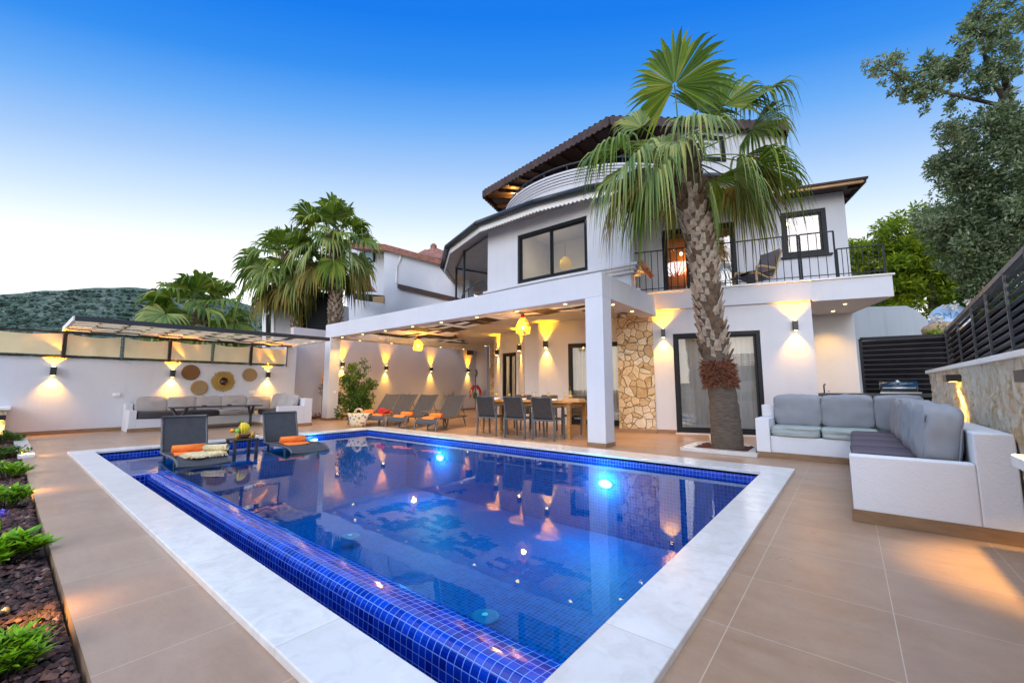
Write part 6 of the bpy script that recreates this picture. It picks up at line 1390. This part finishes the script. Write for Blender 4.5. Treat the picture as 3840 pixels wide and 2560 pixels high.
palm('fan_palm', 'small bright fan palm against the hill beyond the awning', (ms.x, ms.y, -1.5), [msf(760, 1500), msf(758, 1330), msf(755, 1230), msf(752, 1170)], [.3, .3, .3, .25], msf(752, 1175), 41, 1.75, 34, (.2, .98), 20, 120, (), None, False, 'fan palms', .2)
# marble planter at the big palm
t = thing('palm_planter', 'square white marble frame set in the deck round the palm', 'planter', (-1.7, 7.85, 0))
mb = MB(); a0, a1, b0, b1 = -2.28, -1.15, 7.33, 8.42; w = .16
mb.box(a0, a1, b0, b0+w, .001, .06); mb.box(a0, a1, b1-w, b1, .001, .06); mb.box(a0, a0+w, b0+w, b1-w, .001, .06); mb.box(a1-w, a1, b0+w, b1-w, .001, .06); mb.build('frame', 'marble_plain', t, bevel=.005)
mb = MB(); g = 14; vs = []
for i in range(g+1):
    for j in range(g+1): x = a0+w+(a1-a0-2*w)*i/g; y = b0+w+(b1-b0-2*w)*j/g; vs.append((x, y, .035+.03*R_.random()))
mb.add(vs, [(i*(g+1)+j, (i+1)*(g+1)+j, (i+1)*(g+1)+j+1, i*(g+1)+j+1) for i in range(g) for j in range(g)]); mb.build('mulch', 'mulch', t)
sp_ = gz(2670, 1672, .05); t = thing('garden_spotlight', 'small white spotlight shining up the palm trunk', 'spotlight', (sp_.x, sp_.y, .05))
mb = MB(); mb.tube([(sp_.x, sp_.y, .0), (sp_.x, sp_.y, .12)], .012, 6); mb.build('spike', 'white_gloss', t); mb = MB(); mb.lathe([(.035, .0), (.05, .12), (.045, .12), (.0, .10)], (sp_.x, sp_.y, .12), 14, axis=(.15, .05, 1)); mb.build('head', 'white_gloss', t); mb = MB(); mb.lathe([(.04, .0), (.0, .004)], V((sp_.x, sp_.y, .12))+V((.15, .05, 1)).normalized()*.105, 12, axis=(.15, .05, 1)); mb.build('lens', 'bulb_hot', t)
spot(t, (sp_.x+.03, sp_.y+.01, .27), (.13, .05, 1), 30, (1, .55, .06), 40, .7)

def leafcloud(mb, blobs, n, size, rng, aspect=2.6, mi=0, shell=.55, flat=.0):
    """n leaf blades spread through a set of ellipsoid clumps [(centre, (rx,ry,rz))]"""
    vol = [b[1][0]*b[1][1]*b[1][2] for b in blobs]; tot = sum(v**.72 for v in vol)
    for (c, r), v in zip(blobs, vol):
        c = V(c)
        for k in range(int(n*v**.72/tot)):
            while True:
                q = V((rng.uniform(-1, 1), rng.uniform(-1, 1), rng.uniform(-1, 1)))
                if q.length < 1: break
            q = q.normalized()*(q.length**shell); p = c+V((q.x*r[0], q.y*r[1], q.z*r[2]))
            d = (V((rng.gauss(0, 1), rng.gauss(0, 1), rng.gauss(0, 1)*(1-flat)))+q*.7).normalized(); s = d.cross(V((rng.gauss(0, 1), rng.gauss(0, 1), rng.gauss(0, 1)+.3))).normalized(); L = size*rng.uniform(.6, 1.35); w = L/aspect
            nn = d.cross(s)
            mb.add([p, p+d*L*.5-s*w*.5+nn*.08*L, p+d*L, p+d*L*.5+s*w*.5+nn*.08*L], [(0, 1, 2, 3)], mi)
def clumpy(blobs, per, rs, rng):
    o = []
    for c, r in blobs:
        for k in range(per):
            q = V((rng.gauss(0, .5), rng.gauss(0, .5), rng.gauss(0, .5))); q = q if q.length < 1.15 else q.normalized()*1.15; f = rs*rng.uniform(.6, 1.4)
            o.append((V(c)+V((q.x*r[0], q.y*r[1], q.z*r[2])), (r[0]*f, r[1]*f, r[2]*f)))
    return o
# olive tree overhanging from the right
rg = random.Random(9); D0 = 8.2
def B(px, py, rp, d=D0, sq=1.0): c = gd(px, py, d); r = rp*d/FPX; return (c, (r, r, r*sq))
blobs = [B(3300, 250, 55), B(3400, 300, 75), B(3480, 330, 70), B(3390, 350, 45), B(3360, 215, 30), B(3560, 260, 85), B(3640, 200, 80), B(3700, 280, 95), B(3670, 90, 60), B(3760, 120, 75), B(3800, 240, 80), B(3620, 330, 60), B(3690, 20, 55), B(3770, 30, 60), B(3830, 70, 70), B(3640, 130, 50),
         B(3560, 480, 55), B(3640, 470, 75), B(3720, 520, 110), B(3800, 480, 90), B(3640, 620, 110, 8.6), B(3560, 640, 70, 8.6), B(3760, 680, 140, 8.4), B(3620, 780, 130, 8.8), B(3560, 800, 80, 9), B(3740, 850, 150, 8.4), B(3640, 920, 120, 9), B(3780, 960, 110, 8.2), B(3700, 1020, 90, 8.6), B(3560, 880, 70, 9.2), B(3830, 780, 120, 8)]
t = thing('olive_tree', 'grey green olive tree reaching in from the right over the fence', 'tree', tuple(gd(3990, 1250, 8.2)))
mb = MB(); tb = gd(3930, 1500, 8.2); t1 = gd(3880, 900, 8.2); t2 = gd(3790, 420, 8.3)
mb.tube([tb, t1, gd(3850, 650, 8.2), t2, gd(3760, 250, 8.2)], [.22, .17, .13, .08, .04], 9)
for pts, r in (([gd(3850, 650, 8.2), gd(3770, 400, 8.2), gd(3640, 370, 8.2), gd(3510, 340, 8.2), gd(3380, 290, 8.2), gd(3290, 240, 8.2)], [.07, .05, .035, .025, .016, .008]), ([t1, gd(3780, 820, 8.4), gd(3680, 720, 8.6), gd(3600, 620, 8.6)], [.09, .06, .04, .02]), ([t1, gd(3770, 960, 8.6), gd(3640, 920, 8.9)], [.08, .05, .02]), ([t2, gd(3700, 250, 8.2), gd(3670, 60, 8.2)], [.06, .035, .015]), ([gd(3770, 400, 8.2), gd(3700, 480, 8.3), gd(3620, 470, 8.3)], [.04, .025, .012])): mb.tube(pts, r, 6)
mb.build('trunk', 'bark_tree', t)
mb = MB(); thin, thick = blobs[:17], blobs[17:]
leafcloud(mb, clumpy(thin, 15, .17, rg), 11500, .085, rg, 2.5, 0, .7); leafcloud(mb, clumpy(thick, 16, .24, rg), 30000, .09, rg, 2.5, 0, .7); leafcloud(mb, thick, 5000, .08, rg, 2.5, 0, .6); mb.build('crown', 'olive_leaf', t)
# pines on the slope
def pine(label, blobs, tr, seed, n, size, mat='pine_needle', nm='pine_tree'):
    rg = random.Random(seed); t = thing(nm, label, 'tree', tuple(tr[0]), 0, None)
    mb = MB(); mb.tube(tr, [.28-.2*i/(len(tr)-1) for i in range(len(tr))], 8)
    top = tr[-2]
    for c, r in blobs: mb.tube([V(tr[len(tr)//2]).lerp(V(top), rg.random()), V(c)], [.07, .02], 5)
    mb.build('trunk', 'bark_tree', t)
    mb = MB(); sub = clumpy(blobs, 20, .27, rg); leafcloud(mb, sub, n, size, rg, 3.2, 0, .8, .2); mb.build('crown', mat, t); return t
D1 = 21
pine('bright yellow green pine on the slope behind the balcony railing', [B(3230, 960, 70, D1), B(3330, 900, 80, D1), B(3420, 880, 90, D1), B(3300, 1020, 80, D1), B(3400, 1000, 110, D1), B(3500, 960, 100, D1), B(3380, 1110, 80, D1), B(3480, 1100, 110, D1), B(3560, 1060, 90, D1), B(3520, 1180, 70, D1), B(3600, 1140, 70, D1)], [gd(3520, 1420, D1), gd(3510, 1200, D1), gd(3470, 1000, D1), gd(3420, 860, D1)], 12, 26000, .26)
pine('darker pine rising between the yellow green pine and the olive tree', [B(3500, 850, 70, 24), B(3580, 800, 90, 24), B(3600, 900, 100, 24), B(3660, 1000, 110, 24), B(3700, 900, 110, 24), B(3640, 1120, 90, 24), B(3760, 1080, 110, 24)], [gd(3680, 1420, 24), gd(3660, 1100, 24), gd(3620, 900, 24), gd(3580, 780, 24)], 13, 16000, .26, 'bush_dark')
pine('low dark pine behind the terrace railing by the wing corner', [B(3210, 1040, 60, 27), B(3280, 1060, 70, 27), B(3240, 1120, 70, 26), B(3330, 1150, 60, 26), B(3180, 1000, 40, 27)], [gd(3260, 1420, 27), gd(3255, 1150, 27), gd(3250, 1060, 27), gd(3245, 1000, 27)], 14, 7000, .26, 'bush_dark')
# flowering bush around the sign
t = thing('oleander_bush', 'white flowering bush around the round sign', 'bush', tuple(gY(3600, 1260, 13.6))); rg = random.Random(17)
bl = [(gY(3535, 1262, 13.0), (.3, .2, .16)), (gY(3660, 1190, 13.3), (.35, .3, .4)), (gY(3690, 1110, 13.4), (.4, .3, .5)), (gY(3480, 1290, 13.2), (.25, .2, .12)), (gY(3600, 1265, 13.0), (.4, .2, .18))]
mb = MB(); leafcloud(mb, bl, 2600, .16, rg, 3.4); mb.build('leaves', 'bush_dark', t); mb = MB(); 
leafcloud(mb, [(gY(px, py, 12.8), (.10, .07, .07)) for px, py in ((3508, 1198), (3566, 1146), (3600, 1240), (3622, 1210), (3535, 1240), (3650, 1130), (3690, 1085), (3710, 1050))], 300, .065, rg, 1.3); mb.build('flowers', 'flower_white', t)
t = thing('rock', 'tan rock with a tuft of grass below the sign', 'rock', tuple(gY(3545, 1235, 13))); c = gY(3545, 1240, 13); mb = MB(); mb.ball(c, (.36, .3, .22), 12, 9, 0, lambda p: p*(1+.25*mnoise.noise(p*4))); mb.build('rock', 'rock_tan', t); mb = MB(); leafcloud(mb, [(gY(3520, 1245, 12.8), (.12, .1, .1))], 90, .14, random.Random(2), 5); mb.build('tuft', 'bush_lime', t)
# leafy shrub beside the left column
t = thing('leafy_shrub', 'tall dark leafy shrub beside the left pergola column', 'shrub', (-13.0, 7.75, 0)); rg = random.Random(19)
S = lambda px, py, rp, o=0: (gp(px, py, (-13.05+o, 7.7), (CF.x, CF.y)), (rp*12.9/FPX,)*2+(rp*12.9/FPX,))
bl = [S(1310, 1540, 42), S(1350, 1530, 40), S(1310, 1480, 45), S(1355, 1470, 40), S(1305, 1420, 34), S(1350, 1410, 34), S(1385, 1445, 22), S(1320, 1370, 24), S(1358, 1360, 14), S(1395, 1430, 10), S(1375, 1380, 12), S(1360, 1500, 38)]
mb = MB(); leafcloud(mb, clumpy(bl, 9, .4, rg), 5200, .10, rg, 2.8); mb.build('foliage', 'bush_dark', t)
mb = MB()
for k in range(9): a = gp(1325, 1572, (-13.05, 7.7), (CF.x, CF.y)); b = bl[k][0]; mb.tube([V((a.x+R_.uniform(-.15, .15), a.y+R_.uniform(-.1, .1), 0)), V(a).lerp(V(b), .6)+V((0, 0, .15)), b], [.02, .014, .006], 5)
mb.build('stems', 'bark_tree', t)
t = thing('flower_pot_plant', 'small plant with orange blossom left of the pergola column', 'plant', (-14.3, 6.4, 0)); p = gp(1212, 1420, (-14.35, 6.6), (1, 0)); mb = MB(); mb.tube([(p.x, p.y, 0), (p.x, p.y, p.z)], .012, 5); mb.build('stem', 'bark_tree', t); mb = MB(); leafcloud(mb, [((p.x, p.y, p.z), (.06, .08, .16))], 60, .06, rg, 1.5); mb.build('flowers', 'fruit_orange', t); mb = MB(); leafcloud(mb, [((p.x, p.y, p.z-.35), (.06, .1, .2)), ((p.x, p.y-.1, .08), (.1, .2, .08))], 90, .1, rg, 3); mb.build('leaves', 'fibre_red', t)
# spiky plants along the boundary wall
def agave(px, py, lab, seed, s=1.0):
    p = gX(px, py, -14.15); t = thing('yucca_plant', lab, 'plant', (p.x, p.y, 0), 0, 'spiky plants along the boundary wall'); rg = random.Random(seed)
    mb = MB()
    for k in range(34):
        a = k*2.4; el = rg.uniform(.35, 1.25); L = s*rg.uniform(.45, .8); d = V((cos(a)*cos(el), sin(a)*cos(el), sin(el))); sd = V((-sin(a), cos(a), 0)); b = V((p.x, p.y, .30)); vs = []
        for f, w in ((0, .018), (.35, .028), (.7, .018), (1, .002)): c = b+d*L*f+V((0, 0, -.22*L*f*f)); vs += [c-sd*w, c+sd*w]
        mb.add(vs, [(0, 1, 3, 2), (2, 3, 5, 4), (4, 5, 7, 6)])
    mb.build('leaves', 'agave_leaf', t); mb = MB(); mb.tube([(p.x, p.y, 0), (p.x, p.y, .32)], [.07, .05], 8); mb.build('stem', 'boot_dark', t)
agave(1478, 1545, 'spiky yucca behind the red hat lounger', 1); agave(1518, 1548, 'spiky yucca behind the second deck lounger from the left', 2, 1.1); agave(1690, 1545, 'spiky yucca behind the two right deck loungers', 3, 1.2)
# low shrubs in the gravel bed
def garden_shrub(x, y, r, h, lab, seed, mat='bush_lime', n=420, size=.05, asp=2.4):
    rg = random.Random(seed); t = thing('garden_shrub', lab, 'shrub', (x, y, -.05), 0, 'low green shrubs in the gravel bed')
    mb = MB(); st = MB()
    ns = max(10, n//14)
    for k in range(ns):
        a = rg.uniform(0, 2*pi); q = sqrt(rg.random()); tip = V((x+r*q*cos(a), y+r*q*sin(a), -.05+h*(1-.45*q*q)*rg.uniform(.8, 1.1))); b = V((x+.15*r*cos(a), y+.15*r*sin(a), -.05)); st.tube([b, b.lerp(tip, .6)+V((0, 0, .02)), tip], [.005, .004, .003], 4)
        for j in range(14):
            f = 1-.55*rg.random()**1.5; p = b.lerp(tip, f); aa = j*2.4; up = rg.uniform(.1, 1.0); d = V((cos(aa), sin(aa), up)).normalized(); s = V((-sin(aa), cos(aa), 0)); L = size*rng_(rg); w = L/asp*.5; nn = d.cross(s)
            mb.add([p, p+d*L*.45-s*w, p+d*L-nn*.06*L, p+d*L*.45+s*w, ], [(0, 1, 2, 3)])
    mb.build('leaves', mat, t); st.build('stems', 'bark_tree', t)
def rng_(r): return r.uniform(.7, 1.3)
for (px, py, r, h, lab, sd, mat, n, size, asp) in ((20, 2500, .115, .16, 'lime green tufted shrub nearest the camera in the gravel bed', 1, 'bush_lime', 900, .055, 4.2), (28, 2085, .17, .17, 'broad leaved lime shrub, second from the camera in the gravel bed', 2, 'bush_lime', 420, .085, 2.3), (12, 1900, .20, .22, 'lime shrub beside the violet flower, third from the camera', 3, 'bush_lime', 520, .07, 3), (28, 1785, .22, .22, 'small green shrub in the middle of the gravel bed', 4, 'bush_lime', 500, .07, 3), (18, 1712, .28, .2, 'dark green shrub beside the stepping slab', 5, 'bush_dark', 500, .08, 3), (30, 1660, .3, .24, 'dark green shrub at the far end of the gravel bed', 6, 'bush_dark', 500, .09, 3)):
    p = gz(px, py, 0); garden_shrub(p.x, p.y, r, h, lab, sd, mat, n, size, asp)
p = gz(6, 1935, .08); t = thing('violet_flower', 'tiny violet flower beside the third shrub in the gravel bed', 'flower', (p.x, p.y, 0)); mb = MB(); mb.tube([(p.x, p.y, -.05), (p.x, p.y, .08)], .004, 4); mb.build('stem', 'bush_lime', t); mb = MB(); leafcloud(mb, [((p.x, p.y, .09), (.03, .03, .02))], 30, .03, random.Random(4), 1.4); mb.build('petals', 'flower_violet', t)
for k, (px, py, w) in enumerate(((95, 1712, 7), (60, 1850, 7), (60, 2330, 5))):
    p = gz(px, py, 0); t = thing('ground_spike_lamp', ('small ground lamp glowing beside the stepping slab', 'small ground lamp glowing between the middle shrubs', 'small ground lamp glowing above the nearest shrub')[k], 'garden lamp', (p.x-.02, p.y-.03, 0), 0, 'ground lamps in the gravel bed')
    q = V((p.x-.02, p.y-.06, 0)); mb = MB(); mb.tube([q+V((0, 0, -.05)), q+V((0, 0, .05))], .008, 6); mb.build('spike', 'lamp_black', t); mb = MB(); mb.lathe([(.015, 0), (.02, .035), (.0, .036)], q+V((0, 0, .045)), 10, axis=(.3, .6, .2)); mb.build('head', 'lamp_black', t)
    spot(t, q+V((0, .03, .13)), (.1, .35, -.6), w, (1, .50, .08), 125, .9, .02)

# ================================================================== SKY, SUN, CAMERA
w = bpy.data.worlds.new('World'); sc.world = w; w.use_nodes = True; t = w.node_tree; t.nodes.clear()
o = N(t, 'ShaderNodeOutputWorld'); bg = N(t, 'ShaderNodeBackground'); bg.inputs[1].default_value = 1.0
sky = N(t, 'ShaderNodeTexSky'); sky.sky_type = 'NISHITA'; sky.sun_disc = False; sky.sun_elevation = radians(6); sky.sun_rotation = radians(150); sky.air_density = 1.0
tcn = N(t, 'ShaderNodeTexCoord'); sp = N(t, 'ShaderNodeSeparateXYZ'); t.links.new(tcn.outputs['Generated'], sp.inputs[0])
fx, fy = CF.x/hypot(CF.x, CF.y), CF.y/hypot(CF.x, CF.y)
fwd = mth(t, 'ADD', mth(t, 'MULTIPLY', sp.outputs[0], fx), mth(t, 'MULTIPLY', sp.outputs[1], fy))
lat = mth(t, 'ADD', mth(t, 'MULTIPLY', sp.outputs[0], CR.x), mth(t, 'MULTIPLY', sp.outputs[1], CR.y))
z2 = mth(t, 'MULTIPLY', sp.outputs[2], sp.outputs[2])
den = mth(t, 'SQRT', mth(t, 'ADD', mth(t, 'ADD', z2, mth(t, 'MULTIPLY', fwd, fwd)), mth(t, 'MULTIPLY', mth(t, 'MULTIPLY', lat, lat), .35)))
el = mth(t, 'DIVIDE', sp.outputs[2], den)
gr = ramp(t, el, [(0.0, (1.0, .95, .88)), (.12, (.90, .90, .90)), (.28, (.47, .475, .48)), (.39, (.28, .345, .42)), (.48, (.155, .245, .395)), (.56, (.062, .175, .385)), (.63, (.014, .115, .365)), (.70, (.002, .082, .350)), (.77, (.002, .080, .345)), (.86, (.58, .70, .94)), (1.0, (.82, .92, 1.10))])  # last stops turn pale overhead, out of view, added to lift ambient light
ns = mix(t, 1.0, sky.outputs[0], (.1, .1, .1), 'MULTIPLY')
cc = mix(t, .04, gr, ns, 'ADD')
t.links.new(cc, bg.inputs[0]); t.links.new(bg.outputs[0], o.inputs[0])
l = bpy.data.lights.new('sun', 'SUN'); l.energy = .75; l.angle = radians(35); l.color = (.97, .95, 1.0); so = bpy.data.objects.new('sun', l); COL.objects.link(so)
so.rotation_euler = V((-.35, .85, -.42)).to_track_quat('-Z', 'Y').to_euler()
cam = bpy.data.cameras.new('camera'); cam.sensor_width = 36; cam.lens = FPX/3840*36; cam.clip_end = 3000; cam.clip_start = .05
co = bpy.data.objects.new('camera', cam); COL.objects.link(co); co.location = C0; co.rotation_euler = (pi/2+PIT, 0, radians(39.03)); sc.camera = co
sc.view_settings.view_transform = 'Standard'; sc.view_settings.look = 'None'; sc.view_settings.exposure = 1.28; sc.view_settings.gamma = 1
sc.render.engine = 'CYCLES'; cy = sc.cycles; cy.use_denoising = True; cy.max_bounces = 8; cy.diffuse_bounces = 3; cy.glossy_bounces = 4; cy.transmission_bounces = 6; cy.transparent_max_bounces = 12; cy.sample_clamp_indirect = 4.0; cy.caustics_reflective = False; cy.caustics_refractive = False
try: cy.denoiser = 'OPENIMAGEDENOISE'
except Exception: pass
